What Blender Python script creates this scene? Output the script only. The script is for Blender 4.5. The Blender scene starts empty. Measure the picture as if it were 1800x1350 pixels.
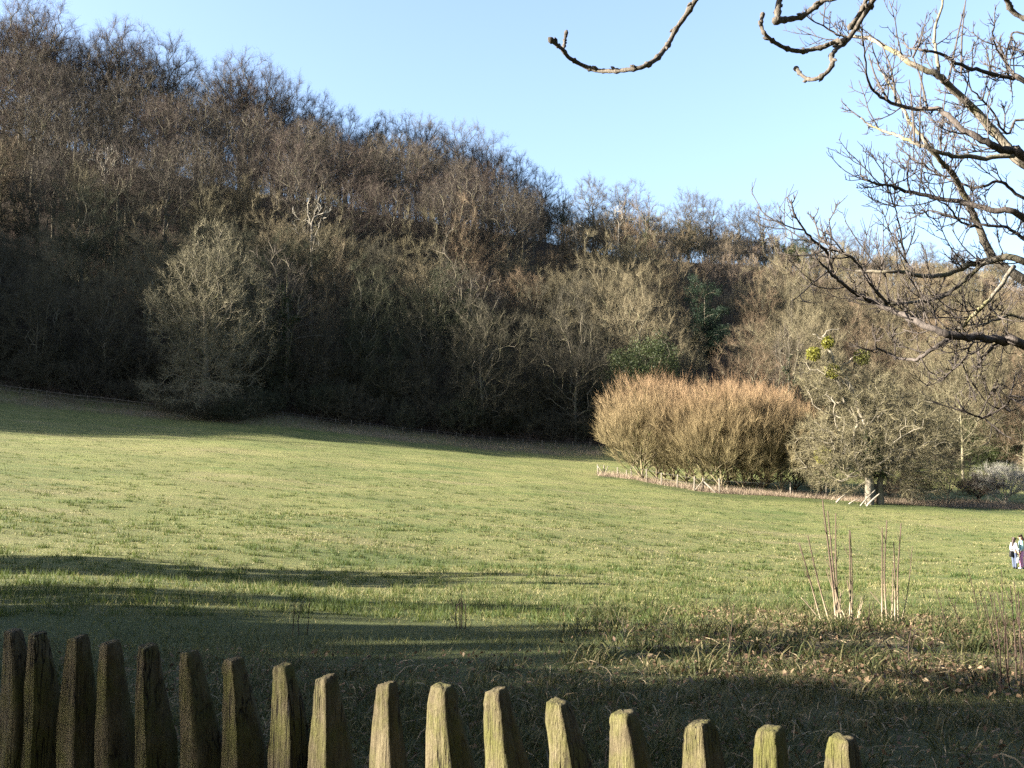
import bpy, math, random
import numpy as np
from mathutils import Vector, Matrix

# ------------------------------------------------------------------ camera, world, sun, exposure
SC = bpy.context.scene
COL = SC.collection
F, HOR = 1800.0, 830.0                      # focal length in photo pixels, horizon row
PITCH = math.atan((HOR - 675.0) / F)
CAM = np.array([0.0, 0.0, 1.6])
cam = bpy.data.cameras.new('camera')
camo = bpy.data.objects.new('camera', cam)
COL.objects.link(camo)
cam.sensor_width = 36.0
cam.lens = 36.0 * F / 1800.0
cam.clip_start, cam.clip_end = 0.05, 9000
camo.location = CAM
camo.rotation_euler = (math.pi / 2 + PITCH, 0, 0)
SC.camera = camo

SUN_EL = math.radians(18.5)
SUN_AZ = math.radians(9)                    # how far behind the left-hand side the sun stands
to_sun = np.array([-math.cos(SUN_AZ) * math.cos(SUN_EL), -math.sin(SUN_AZ) * math.cos(SUN_EL), math.sin(SUN_EL)])
sun = bpy.data.lights.new('sun', 'SUN')
sun.energy, sun.angle, sun.color = 5.0, math.radians(0.53), (1.0, 0.93, 0.80)
suno = bpy.data.objects.new('sun', sun)
COL.objects.link(suno)
suno.rotation_euler = Vector(to_sun).to_track_quat('Z', 'Y').to_euler()
suno.location = (-30, -5, 30)
W = bpy.data.worlds.new('World')
SC.world = W
W.use_nodes = True
wn = W.node_tree
bg = wn.nodes['Background']
sky = wn.nodes.new('ShaderNodeTexSky')
sky.sky_type = 'NISHITA'
sky.sun_disc = False
sky.sun_elevation = SUN_EL
sky.sun_rotation = math.atan2(to_sun[0], to_sun[1])
sky.altitude, sky.air_density, sky.dust_density, sky.ozone_density = 50, 1.0, 2.4, 3.6
sky_desat = wn.nodes.new('ShaderNodeHueSaturation')          # evenly lowers the saturation of the whole sky
sky_desat.inputs['Saturation'].default_value = 0.86
wn.links.new(sky.outputs[0], sky_desat.inputs['Color'])
wn.links.new(sky_desat.outputs[0], bg.inputs[0])
bg.inputs[1].default_value = 0.05
SC.view_settings.view_transform = 'Standard'
SC.view_settings.look = 'None'
SC.view_settings.exposure = 3.3
SC.view_settings.gamma = 1
SC.view_settings.use_curve_mapping = False
SC.cycles.use_denoising = False
SC.cycles.adaptive_threshold = 0.005
SC.cycles.max_bounces = 5
SC.cycles.diffuse_bounces = 2
SC.cycles.transparent_max_bounces = 4

# ------------------------------------------------------------------ helpers
R = random.Random(7)
NR = np.random.default_rng(11)
cp, sp = math.cos(PITCH), math.sin(PITCH)


def P(px, py, d):
    """photo position + forward distance -> place in the world"""
    a, b = (px - 900.0) / F, (675.0 - py) / F
    v = np.array([a, cp - b * sp, sp + b * cp])
    return CAM + v * (d / v[1])


def nrm(v):
    return v / np.maximum(np.linalg.norm(v, axis=-1, keepdims=True), 1e-9)


def link(o, parent=None):
    COL.objects.link(o)
    if parent is not None:
        o.parent = parent
    return o


def tag(o, label=None, cat=None, group=None, kind=None):
    if label: o['label'] = label
    if cat: o['category'] = cat
    if group: o['group'] = group
    if kind: o['kind'] = kind
    return o


def empty(name, loc, rz=0.0, s=1.0):
    o = bpy.data.objects.new(name, None)
    o.empty_display_size = 0.3
    o.location = loc
    o.rotation_euler = (0, 0, rz)
    o.scale = (s, s, s) if np.isscalar(s) else s
    return link(o)


class Geo:
    """collects triangles and quads, vectorised"""
    def __init__(self):
        self.v, self.t, self.n = [], [], 0

    def add(self, verts, tris):
        verts = np.asarray(verts, float).reshape(-1, 3)
        tris = np.asarray(tris, int).reshape(-1, 3)
        self.v.append(verts)
        self.t.append(tris + self.n)
        self.n += len(verts)

    def mesh(self, name, mat, smooth=False):
        v = np.concatenate(self.v) if self.v else np.zeros((0, 3))
        t = np.concatenate(self.t) if self.t else np.zeros((0, 3), int)
        me = bpy.data.meshes.new(name)
        me.vertices.add(len(v))
        me.vertices.foreach_set('co', v.astype(np.float32).ravel())
        me.loops.add(len(t) * 3)
        me.loops.foreach_set('vertex_index', t.astype(np.int32).ravel())
        me.polygons.add(len(t))
        me.polygons.foreach_set('loop_start', np.arange(0, len(t) * 3, 3, dtype=np.int32))
        if smooth:
            me.polygons.foreach_set('use_smooth', np.ones(len(t), bool))
        me.update(calc_edges=True)
        if mat: me.materials.append(mat)
        return me

    def obj(self, name, mat, parent=None, smooth=False):
        return link(bpy.data.objects.new(name, self.mesh(name, mat, smooth)), parent)


def perp(d):
    a = np.where(np.abs(d[..., 2:3]) < 0.9, np.array([0, 0, 1.0]), np.array([1.0, 0, 0]))
    u = nrm(np.cross(d, a))
    return u, np.cross(d, u)


def tube(g, pts, rad, k=6, wob=0.0, cap=True):
    """continuous tube along a polyline"""
    pts = np.asarray(pts, float)
    n = len(pts)
    rad = np.asarray(rad, float) * np.ones(n)
    d = nrm(np.gradient(pts, axis=0))
    u = np.zeros((n, 3)); w = np.zeros((n, 3))
    uu, _ = perp(d[0])
    for i in range(n):
        uu = nrm(uu - d[i] * (uu @ d[i]))
        u[i] = uu; w[i] = np.cross(d[i], uu)
    a = np.arange(k) * 2 * math.pi / k
    rr = rad[:, None] * (1 + wob * NR.uniform(-1, 1, (n, k)))
    ring = pts[:, None] + rr[..., None] * (np.cos(a)[None, :, None] * u[:, None] + np.sin(a)[None, :, None] * w[:, None])
    v = ring.reshape(-1, 3)
    i, j = np.meshgrid(np.arange(n - 1), np.arange(k), indexing='ij')
    A = i * k + j; B = i * k + (j + 1) % k; C = A + k; D = B + k
    t = np.concatenate([np.stack([A, B, D], -1).reshape(-1, 3), np.stack([A, D, C], -1).reshape(-1, 3)])
    if cap:
        v = np.concatenate([v, pts[-1:] + d[-1:] * rad[-1] * .6, pts[:1]])
        e = (n - 1) * k; c1 = n * k; c0 = n * k + 1
        t = np.concatenate([t, [[e + q, e + (q + 1) % k, c1] for q in range(k)], [[(q + 1) % k, q, c0] for q in range(k)]])
    g.add(v, t)


def smooth_path(pts, m=4):
    """Catmull-Rom through the given points"""
    pts = np.asarray(pts, float)
    q = np.concatenate([[2 * pts[0] - pts[1]], pts, [2 * pts[-1] - pts[-2]]])
    out = []
    for i in range(1, len(q) - 2):
        for s in np.arange(m) / m:
            a, b, c, d = q[i - 1], q[i], q[i + 1], q[i + 2]
            out.append(.5 * (2 * b + (c - a) * s + (2 * a - 5 * b + 4 * c - d) * s * s + (3 * b - a - 3 * c + d) * s ** 3))
    out.append(pts[-1])
    return np.array(out)


def slivers(g, base, dirs, length, width, bend=0.25, segs=2, up=0.0):
    """thin tapered curved ribbons (twigs, blades), vectorised; returns mid points and tips"""
    n = len(base)
    length = np.asarray(length) * np.ones(n); width = np.asarray(width) * np.ones(n)
    side = nrm(np.cross(dirs, NR.normal(size=(n, 3))))
    off = nrm(np.cross(dirs, side) + NR.normal(size=(n, 3)) * .4)
    tip = base + dirs * length[:, None] + off * (length * bend)[:, None] * NR.uniform(-1, 1, (n, 1)) + np.array([0, 0, 1]) * (up * length)[:, None]
    mid = base + dirs * (length * .5)[:, None]
    w0 = side * (width * .5)[:, None]
    if segs == 1:
        v = np.stack([base - w0, base + w0, tip], 1)
        g.add(v, np.arange(n * 3).reshape(n, 3))
    else:
        v = np.stack([base - w0, base + w0, mid - w0 * .75, mid + w0 * .75, tip], 1)
        b = np.arange(n)[:, None] * 5
        g.add(v, np.concatenate([b + [0, 1, 3], b + [0, 3, 2], b + [2, 3, 4]]))
    return mid, tip


# ------------------------------------------------------------------ materials
def mat(name, build):
    m = bpy.data.materials.new(name)
    m.use_nodes = True
    nt = m.node_tree
    nt.nodes.clear()
    out = nt.nodes.new('ShaderNodeOutputMaterial')
    bs = nt.nodes.new('ShaderNodeBsdfPrincipled')
    bs.inputs['Roughness'].default_value = 0.9
    bs.inputs['Specular IOR Level'].default_value = 0.15
    nt.links.new(bs.outputs[0], out.inputs[0])
    build(nt, bs, out)
    return m


def N(nt, typ, **kw):
    n = nt.nodes.new(typ)
    for k, v in kw.items():
        setattr(n, k, v)
    return n


def ramp(nt, fac, stops):
    r = N(nt, 'ShaderNodeValToRGB')
    while len(r.color_ramp.elements) < len(stops):
        r.color_ramp.elements.new(0.5)
    for e, (p, c) in zip(r.color_ramp.elements, stops):
        e.position = p
        e.color = (*c, 1)
    nt.links.new(fac, r.inputs[0])
    return r.outputs[0]


def noise(nt, vec, scale, detail=4, rough=.6, out='Fac'):
    n = N(nt, 'ShaderNodeTexNoise')
    n.inputs['Scale'].default_value = scale
    n.inputs['Detail'].default_value = detail
    n.inputs['Roughness'].default_value = rough
    if vec is not None: nt.links.new(vec, n.inputs['Vector'])
    return n.outputs[out]


def mapping(nt, vec, sc):
    m = N(nt, 'ShaderNodeMapping')
    m.inputs['Scale'].default_value = sc
    nt.links.new(vec, m.inputs[0])
    return m.outputs[0]


def mix(nt, fac, a, b, blend='MIX'):
    m = N(nt, 'ShaderNodeMix', data_type='RGBA', blend_type=blend)
    for s, v in ((m.inputs['Factor'], fac), (m.inputs['A'], a), (m.inputs['B'], b)):
        if isinstance(v, (int, float)): s.default_value = v
        elif isinstance(v, tuple): s.default_value = (*v, 1)
        else: nt.links.new(v, s)
    return m.outputs['Result']


ALB = .48                                    # brings the mixed colours below to real-world reflectance


def set_base(nt, bs, col, k=None):
    k = ALB if k is None else k
    nt.links.new(mix(nt, 1.0, col, (k, k, k), 'MULTIPLY') if k != 1.0 else col, bs.inputs['Base Color'])


def bump(nt, bs, h, strength, dist):
    b = N(nt, 'ShaderNodeBump')
    b.inputs['Strength'].default_value = strength
    b.inputs['Distance'].default_value = dist
    nt.links.new(h, b.inputs['Height'])
    nt.links.new(b.outputs[0], bs.inputs['Normal'])


def twig_mat(name, c0, c1, vary=.35, c2=None):
    """each tree its own tone between c0 and c1, each twig its own shade"""
    def f(nt, bs, out):
        oi = N(nt, 'ShaderNodeObjectInfo'); ge = N(nt, 'ShaderNodeNewGeometry')
        col = mix(nt, oi.outputs['Random'], c0, c1)
        if c2:
            m2 = N(nt, 'ShaderNodeMath', operation='FRACT')
            m3 = N(nt, 'ShaderNodeMath', operation='MULTIPLY'); m3.inputs[1].default_value = 7.31
            nt.links.new(oi.outputs['Random'], m3.inputs[0]); nt.links.new(m3.outputs[0], m2.inputs[0])
            r = ramp(nt, m2.outputs[0], [(.55, (0, 0, 0)), (.85, (1, 1, 1))])
            col = mix(nt, r, col, c2)
        isl = ramp(nt, ge.outputs['Random Per Island'], [(0, (1 - vary,) * 3), (1, (1 + vary,) * 3)])
        set_base(nt, bs, mix(nt, 1.0, col, isl, 'MULTIPLY'))
    return mat(name, f)


def bark_mat(name, c0, c1, sc=6.0, moss=None):
    def f(nt, bs, out):
        tc = N(nt, 'ShaderNodeTexCoord')
        v = mapping(nt, tc.outputs['Object'], (sc, sc, sc * .35))
        n1 = noise(nt, v, 2.0, 6, .7)
        col = ramp(nt, n1, [(.3, c0), (.7, c1)])
        if moss:
            n2 = noise(nt, tc.outputs['Object'], sc * .5, 3)
            col = mix(nt, ramp(nt, n2, [(.48, (0, 0, 0)), (.62, (1, 1, 1))]), col, moss)
        set_base(nt, bs, col)
        bump(nt, bs, n1, .5, .03)
    return mat(name, f)


def leaf_mat(name, c0, c1, rough=.55):
    def f(nt, bs, out):
        ge = N(nt, 'ShaderNodeNewGeometry')
        set_base(nt, bs, ramp(nt, ge.outputs['Random Per Island'], [(0, c0), (1, c1)]))
        bs.inputs['Roughness'].default_value = rough
        tr = N(nt, 'ShaderNodeBsdfTranslucent')
        tr.inputs[0].default_value = (*(q * ALB for q in c1), 1)
        ms = N(nt, 'ShaderNodeMixShader'); ms.inputs[0].default_value = .25
        nt.links.new(bs.outputs[0], ms.inputs[1]); nt.links.new(tr.outputs[0], ms.inputs[2])
        nt.links.new(ms.outputs[0], out.inputs[0])
    return mat(name, f)


def plain(name, c, rough=.8):
    def f(nt, bs, out):
        tc = N(nt, 'ShaderNodeTexCoord')
        n1 = noise(nt, tc.outputs['Object'], 14, 3)
        set_base(nt, bs, mix(nt, 1.0, c, ramp(nt, n1, [(.3, (.8,) * 3), (.7, (1.1,) * 3)]), 'MULTIPLY'), 1.0)
        bs.inputs['Roughness'].default_value = rough
    return mat(name, f)


M = {}
M['beech_twig'] = twig_mat('beech_twig', (.100, .082, .066), (.138, .112, .085), c2=(.13, .094, .075))
M['ash_twig'] = twig_mat('ash_twig', (.17, .145, .085), (.235, .19, .115), c2=(.19, .135, .085))
M['hazel_twig'] = twig_mat('hazel_twig', (.25, .20, .135), (.31, .25, .17), c2=(.24, .18, .13))
M['shade_twig'] = twig_mat('shade_twig', (.075, .065, .045), (.10, .09, .055), c2=(.06, .065, .035))  # darkened twig tone: shade at the wood foot put into the colour
M['edge_twig'] = twig_mat('edge_twig', (.25, .22, .14), (.26, .23, .145))
M['lichen_twig'] = twig_mat('lichen_twig', (.215, .185, .105), (.22, .19, .11), .5)
M['pale_twig'] = twig_mat('pale_twig', (.34, .32, .27), (.36, .34, .29), .4)
M['dark_twig'] = twig_mat('dark_twig', (.10, .07, .05), (.11, .08, .055))
M['beech_bark'] = bark_mat('beech_bark', (.14, .115, .085), (.27, .235, .17), 1.5, (.16, .15, .08))
M['ash_bark'] = bark_mat('ash_bark', (.17, .15, .10), (.33, .29, .20), 1.5, (.17, .16, .08))
M['dead_wood'] = bark_mat('dead_wood', (.26, .22, .17), (.43, .38, .30), 1.5)
M['willow_bark'] = bark_mat('willow_bark', (.13, .105, .065), (.25, .20, .12), 3, (.17, .16, .06))
M['old_bark'] = bark_mat('old_bark', (.17, .145, .105), (.33, .29, .22), 2.5)
M['ivy_leaf'] = leaf_mat('ivy_leaf', (.022, .040, .014), (.055, .085, .025))
M['yew_leaf'] = leaf_mat('yew_leaf', (.035, .050, .018), (.085, .105, .035))
M['conifer_leaf'] = leaf_mat('conifer_leaf', (.012, .028, .016), (.035, .06, .028))
M['mistletoe_leaf'] = leaf_mat('mistletoe_leaf', (.15, .15, .025), (.27, .26, .04))
M['hedge_leaf'] = leaf_mat('hedge_leaf', (.03, .045, .02), (.06, .08, .03))


def willow(nt, bs, out):
    tc = N(nt, 'ShaderNodeTexCoord'); ge = N(nt, 'ShaderNodeNewGeometry')
    sep = N(nt, 'ShaderNodeSeparateXYZ'); nt.links.new(tc.outputs['Generated'], sep.inputs[0])
    col = ramp(nt, sep.outputs[2], [(.15, (.25, .205, .10)), (.6, (.31, .225, .12)), (.97, (.325, .20, .115))])
    isl = ramp(nt, ge.outputs['Random Per Island'], [(0, (.65,) * 3), (1, (1.35,) * 3)])
    set_base(nt, bs, mix(nt, 1.0, col, isl, 'MULTIPLY'))
M['willow_twig'] = mat('willow_twig', willow)

# ------------------------------------------------------------------ the lie of the land (polar table about the camera)
def col_px(px, rows, more):
    u = (px - 900) / F
    L = []
    for py, d in rows:
        p = P(px, py, d)
        L.append((math.hypot(p[0], p[1]), p[2]))
    return math.degrees(math.atan(u)), L + more

cols = [
    (-180, [(10, .3), (60, 2), (300, 12), (900, 20), (5000, -60)]),
    (-110, [(10, .3), (60, 1.5), (300, 15), (900, 20), (5000, -60)]),
    (-75, [(5, .3), (25, .2), (60, 2), (150, 7), (300, 18), (500, 40), (900, 40), (5000, -60)]),
    (-58, [(5, .2), (25, -.1), (60, 2), (120, 7), (165, 12), (190, 22), (215, 33), (250, 52), (330, 75), (900, 70), (5000, -60)]),
    (-47, [(5, .15), (15, -.1), (28, -.5), (60, 1.5), (110, 6.5), (160, 13), (178, 25), (200, 46), (225, 66), (300, 90), (900, 80), (5000, -60)]),
    (-38, [(5, .1), (10, -.15), (27, -.6), (52, .4), (95, 4.5), (163, 13), (200, 36), (300, 90), (420, 95), (5000, -60)]),
    col_px(0, [(1350, 5.2), (1200, 8.5), (1100, 12), (1000, 23), (900, 45), (805, 80), (765, 112), (712, 143), (693, 150), (205, 268)], [(400, 95), (900, 90), (5000, -60)]),
    col_px(450, [(1350, 5.4), (1200, 8.8), (1100, 13), (1000, 27), (900, 53), (808, 95), (752, 142), (736, 150), (322, 268)], [(400, 90), (900, 80), (5000, -60)]),
    col_px(900, [(1350, 5.6), (1200, 9), (1100, 14), (1000, 32), (900, 62), (836, 105), (806, 140), (789, 155), (395, 285)], [(400, 78), (900, 70), (5000, -60)]),
    col_px(1350, [(1350, 5.9), (1200, 9.5), (1100, 15), (1000, 40), (930, 70), (872, 104), (842, 130), (815, 165), (450, 330)], [(480, 78), (900, 70), (5000, -60)]),
    col_px(1800, [(1350, 6.2), (1200, 10), (1100, 16), (1000, 49), (940, 75), (893, 103), (860, 140), (835, 170), (505, 370)], [(520, 78), (900, 70), (5000, -60)]),
    (45, [(6, -.1), (17, -.8), (60, -3.2), (110, -2.5), (190, 1), (420, 74), (900, 70), (5000, -60)]),
    (75, [(6, 0), (17, -.6), (60, -3), (200, -2), (500, 50), (900, 60), (5000, -60)]),
    (110, [(10, 0), (60, -1), (300, 5), (900, 20), (5000, -60)]),
    (180, [(10, .3), (60, 2), (300, 12), (900, 20), (5000, -60)]),
]
LR = np.linspace(math.log(1.0), math.log(6000), 260)
TH = np.radians(np.linspace(-180, 180, 361))
tab = np.zeros((len(cols), len(LR)))
for i, (th, L) in enumerate(cols):
    r = np.array([1.0] + [a for a, b in L]); z = np.array([0.0] + [b for a, b in L])
    tab[i] = np.interp(np.exp(LR), r, z)
cth = np.radians([c[0] for c in cols])
Z = np.zeros((len(TH), len(LR)))
for j in range(len(LR)):
    Z[:, j] = np.interp(TH, cth, tab[:, j])
for _ in range(8):
    Z[1:-1] = (Z[:-2] + 2 * Z[1:-1] + Z[2:]) / 4
    Z[0] = Z[-1] = (Z[1] + Z[-2]) / 2
for _ in range(5):
    Z[:, 1:-1] = (Z[:, :-2] + 2 * Z[:, 1:-1] + Z[:, 2:]) / 4


def ground(x, y):
    x = np.asarray(x, float); y = np.asarray(y, float)
    r = np.hypot(x, y)
    t = (np.arctan2(x, y) + math.pi) / (2 * math.pi) * 360
    q = (np.log(np.maximum(r, 1.0)) - LR[0]) / (LR[1] - LR[0])
    i = np.clip(np.floor(t).astype(int), 0, 359); j = np.clip(np.floor(q).astype(int), 0, len(LR) - 2)
    a = t - i; b = np.clip(q - j, 0, 1)
    z = (Z[i, j] * (1 - a) + Z[i + 1, j] * a) * (1 - b) + (Z[i, j + 1] * (1 - a) + Z[i + 1, j + 1] * a) * b
    w = np.clip((r - 4) / 10, 0, 1)
    z = z + w * (.05 * np.sin(x * .55 + 1.3 * np.sin(y * .31)) + .05 * np.sin(y * .43 + x * .19 + 2)
                 + .10 * np.sin(x * .11 + y * .07) * np.clip(r / 60, 0, 1))
    return z


def gp(x, y):
    return np.array([x, y, float(ground(x, y))])


def on_ground(px, d):
    """the ground point d metres ahead in the photo column px"""
    x = d * (px - 900) / F
    return gp(x, d)


def ground_hit(px, py, lo=3.0, hi=400.0):
    """where the line of sight meets the ground"""
    a = P(px, py, 1.0) - CAM
    prev = lo
    for d in np.geomspace(lo, hi, 400):
        q = CAM + a * d
        if q[2] <= ground(q[0], q[1]):
            return np.array([q[0], q[1], float(ground(q[0], q[1]))])
        prev = d
    return None


# wood edge: distance by bearing
we_px = [(-1500, 165), (-600, 150), (0, 147), (250, 147), (470, 149), (700, 151), (900, 153), (1050, 156), (1400, 166), (1800, 172), (2600, 200)]
we_th = [math.atan((p - 900) / F) for p, d in we_px]
we_d = [d for p, d in we_px]


def wood_edge(x, y):
    th = np.arctan2(x, np.maximum(y, 1e-3))
    return np.interp(th, we_th, we_d)           # forward distance y at which the wood starts


# ---- ground sheet
def ground_mat(nt, bs, out):
    tc = N(nt, 'ShaderNodeTexCoord')
    ob = tc.outputs['Object']
    at = N(nt, 'ShaderNodeAttribute', attribute_name='cover')
    sep = N(nt, 'ShaderNodeSeparateColor'); nt.links.new(at.outputs['Color'], sep.inputs[0])
    st = mapping(nt, ob, (.5, 1.3, 1))
    big = noise(nt, st, .05, 5, .62)
    mid = noise(nt, st, .45, 6, .7)
    fine = noise(nt, mapping(nt, ob, (.6, 1, 1)), 5.5, 6, .8)
    g1 = ramp(nt, big, [(.36, (.155, .18, .05)), (.5, (.23, .235, .075)), (.64, (.31, .28, .11))])
    g2 = ramp(nt, mid, [(.30, (.11, .16, .034)), (.5, (.22, .23, .07)), (.70, (.33, .295, .125))])
    col = mix(nt, .55, g1, g2)
    worn = noise(nt, mapping(nt, ob, (.6, 1.5, 1)), .12, 4, .6)
    col = mix(nt, ramp(nt, worn, [(.56, (0, 0, 0)), (.68, (.6, .6, .6))]), col, (.30, .25, .12))
    col = mix(nt, ramp(nt, worn, [(.32, (.6, .6, .6)), (.44, (0, 0, 0))]), col, (.10, .155, .032))
    col = mix(nt, ramp(nt, fine, [(.36, (1, 1, 1)), (.47, (0, 0, 0))]), col, mix(nt, 1.0, col, (.48, .60, .40), 'MULTIPLY'))
    col = mix(nt, ramp(nt, fine, [(.56, (0, 0, 0)), (.72, (.6, .6, .6))]), col, (.36, .31, .16))
    tus = noise(nt, mapping(nt, ob, (1, 2.2, 1)), 1.1, 3, .7)
    col = mix(nt, ramp(nt, tus, [(.64, (0, 0, 0)), (.70, (.75, .75, .75))]), col, (.075, .105, .028))
    dark = (.115, .105, .050)
    col = mix(nt, sep.outputs[1], col, mix(nt, fine, (.12, .085, .05), (.27, .21, .13)))      # dead growth
    col = mix(nt, sep.outputs[2], col, mix(nt, mid, (.032, .058, .013), (.075, .10, .022)))    # lush unmown fringe; nearby, shade put into the colour
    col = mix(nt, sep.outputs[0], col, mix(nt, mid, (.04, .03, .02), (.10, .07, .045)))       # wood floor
    set_base(nt, bs, col)
    h = mix(nt, .5, fine, mid)
    bump(nt, bs, h, 1.0, .45)


M['ground'] = mat('ground', ground_mat)
th_g = np.radians(np.concatenate([np.arange(-180, -60, 3.0), np.arange(-60, 60, .5), np.arange(60, 180, 3.0)]))
r_g = np.concatenate([[0.02, .6], np.geomspace(1.2, 60, 150), np.geomspace(61, 420, 130), np.geomspace(430, 6000, 24)])
TT, RR = np.meshgrid(th_g, r_g, indexing='ij')
gx, gy = np.sin(TT) * RR, np.cos(TT) * RR
gz = ground(gx, gy)
nt_, nr_ = TT.shape
gv = np.stack([gx, gy, gz], -1).reshape(-1, 3)
ii, jj = np.meshgrid(np.arange(nt_), np.arange(nr_ - 1), indexing='ij')
A = ii * nr_ + jj; B = ((ii + 1) % nt_) * nr_ + jj
gg = Geo()
gg.add(gv, np.concatenate([np.stack([A, A + 1, B + 1], -1).reshape(-1, 3), np.stack([A, B + 1, B], -1).reshape(-1, 3)]))
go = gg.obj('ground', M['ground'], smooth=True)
tag(go, kind='structure')
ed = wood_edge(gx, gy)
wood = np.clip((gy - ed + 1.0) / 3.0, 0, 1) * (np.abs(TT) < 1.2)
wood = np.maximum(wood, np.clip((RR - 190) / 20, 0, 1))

# the fenced clump's outline (photo columns, base rows)
clump_front = [(1046, 836), (1062, 838), (1086, 840), (1110, 843), (1137, 849), (1163, 854), (1191, 858), (1221, 864), (1265, 868), (1330, 872), (1390, 874), (1453, 878), (1520, 884), (1604, 889), (1700, 893), (1810, 897)]
cf = np.array([ground_hit(a, b) for a, b in clump_front])
cf_px = np.array([900 + F * q[0] / q[1] for q in cf])
pxg = 900 + F * gx / np.maximum(gy, .01)
fd = np.interp(pxg, cf_px, cf[:, 1], left=1e6, right=1e6)
dead = np.clip((gy - fd) / 1.0, 0, 1) * np.clip((fd + 7.0 - gy) / 4.0, 0, 1) * (gy > 0)
lush_shade = np.clip((gy - (fd - 7)) / 3, 0, 1) * np.clip((fd + .3 - gy) / .6, 0, 1) * (gy > 0) * .75
edge_strip = np.clip((gy - ed + 9) / 4, 0, 1) * (1 - wood) * (gy > 0) * (np.abs(TT) < .7)
nz = (np.sin(gx * 1.7 + gy) + np.sin(gy * 2.3 - gx * .6)) * .25 + .5
dead = np.maximum(dead, edge_strip * np.clip(nz * 1.1, 0, .85) * (pxg < 1060))
dd = np.clip((pxg - 1120) / 250, 0, 1) * np.clip((gy - 8) / 2, 0, 1) * np.clip((16.5 - gy) / 2.5, 0, 1)
dead = np.maximum(dead, dd * .75)
dead = np.maximum(dead, np.clip((11 - gy) / 3, 0, 1) * .45 * (gy > 0))
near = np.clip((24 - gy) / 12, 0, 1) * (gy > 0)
lush_shade = np.maximum(lush_shade, near * .6 * (1 - dd))  # near ground also darkened here to deepen the shade
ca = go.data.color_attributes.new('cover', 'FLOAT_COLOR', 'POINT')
ca.data.foreach_set('color', np.stack([wood, dead, lush_shade, np.ones_like(wood)], -1).reshape(-1).astype(np.float32))

# ------------------------------------------------------------------ trees
def envelope(n, rng, cx=0, cy=0, zlo=4, zhi=18, a=5, shell=.45, lump=.18, low=1.0, zmid=.42):
    """points in an uneven egg-shaped crown; zmid: where along its height it is widest"""
    zc = zlo + (zhi - zlo) * zmid
    d = nrm(rng.normal(size=(n, 3)))
    k = rng.normal(size=(6, 3)) * 2.2
    ph = rng.uniform(0, 6.28, 6)
    l = 1 + lump * np.mean(np.sin(d @ k.T + ph), axis=1) * 2.2
    r = rng.uniform(0, 1, n) ** shell * l
    x = np.stack([d[:, 0] * a, d[:, 1] * a, np.where(d[:, 2] > 0, d[:, 2] * (zhi - zc), d[:, 2] * (zc - zlo) * low)], -1) * r[:, None]
    return x + [cx, cy, zc]


def mst(rng, targets, trunk, bf=.35, seg=1.0, jit=.06, curve=.35, down=.8):
    """grow a branching skeleton from a trunk to the target points; returns pos, parent"""
    pos = [np.array(p, float) for p in trunk]
    par = [-1] + list(range(len(trunk) - 1))
    pl = [0.0]
    for i in range(1, len(pos)):
        pl.append(pl[-1] + np.linalg.norm(pos[i] - pos[i - 1]))
    cap = len(pos) + len(targets) * 8
    PA = np.zeros((cap, 3)); PL = np.zeros(cap); PR = np.full(cap, -1)
    n = len(pos)
    PA[:n] = pos; PL[:n] = pl; PR[:n] = par
    free = np.ones(cap, bool)
    free[:max(1, int(n * .35))] = False              # nothing grows from the lowest trunk
    c0 = pos[max(1, int(n * .5))]
    for p in targets[np.argsort(np.linalg.norm(targets - c0, axis=1))]:
        df = p - PA[:n]
        di = np.linalg.norm(df, axis=1)
        cost = di + bf * PL[:n] + down * np.maximum(0, -df[:, 2]) + 1e6 * (~free[:n])
        j = int(np.argmin(cost))
        dist = di[j]
        if dist < .15 or n + 8 >= cap: continue
        k = min(6, max(1, int(math.ceil(dist / seg))))
        dj = nrm(PA[j] - PA[PR[j]]) if PR[j] >= 0 else np.array([0, 0, 1.0])
        ctl = PA[j] + (dj * .6 + np.array([0, 0, .25])) * dist * curve + (p - PA[j]) * .25
        prev = j
        for s in range(1, k + 1):
            t = s / k
            q = (1 - t) ** 2 * PA[j] + 2 * t * (1 - t) * ctl + t * t * p + rng.normal(size=3) * jit * dist / k * (s < k)
            PA[n] = q; PR[n] = prev
            PL[n] = PL[prev] + np.linalg.norm(q - PA[prev])
            prev = n; n += 1
    return PA[:n], PR[:n]


def radii(par, n, r_tip, r_base, expo=2.2):
    leaf = np.zeros(n); kids = np.zeros(n, int)
    for i in range(n - 1, 0, -1):
        kids[par[i]] += 1
    for i in range(n - 1, 0, -1):
        if kids[i] == 0: leaf[i] = 1
        leaf[par[i]] += leaf[i]
    f = leaf ** (1 / expo)
    f = (f - 1) / max(f[0] - 1, 1e-6)
    return r_tip + (r_base - r_tip) * f, leaf


def limbs(g, pos, par, rad, k=4, minr=0.0):
    e = np.arange(1, len(pos))
    e = e[rad[e] >= minr]
    a, b = pos[par[e]], pos[e]
    ra = np.minimum(rad[par[e]], rad[e] * 1.25); rb = rad[e]
    d = nrm(b - a)
    a = a - d * (ra * .3)[:, None]
    u, w = perp(d)
    an = np.arange(k) * 2 * math.pi / k
    circ = np.cos(an)[None, :, None] * u[:, None] + np.sin(an)[None, :, None] * w[:, None]
    v = np.concatenate([a[:, None] + circ * ra[:, None, None], b[:, None] + circ * rb[:, None, None]], 1)
    base = np.arange(len(e))[:, None] * 2 * k
    t = []
    for q in range(k):
        q2 = (q + 1) % k
        t += [base + [q, q2, k + q2], base + [q, k + q2, k + q]]
    g.add(v, np.concatenate(t))


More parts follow.
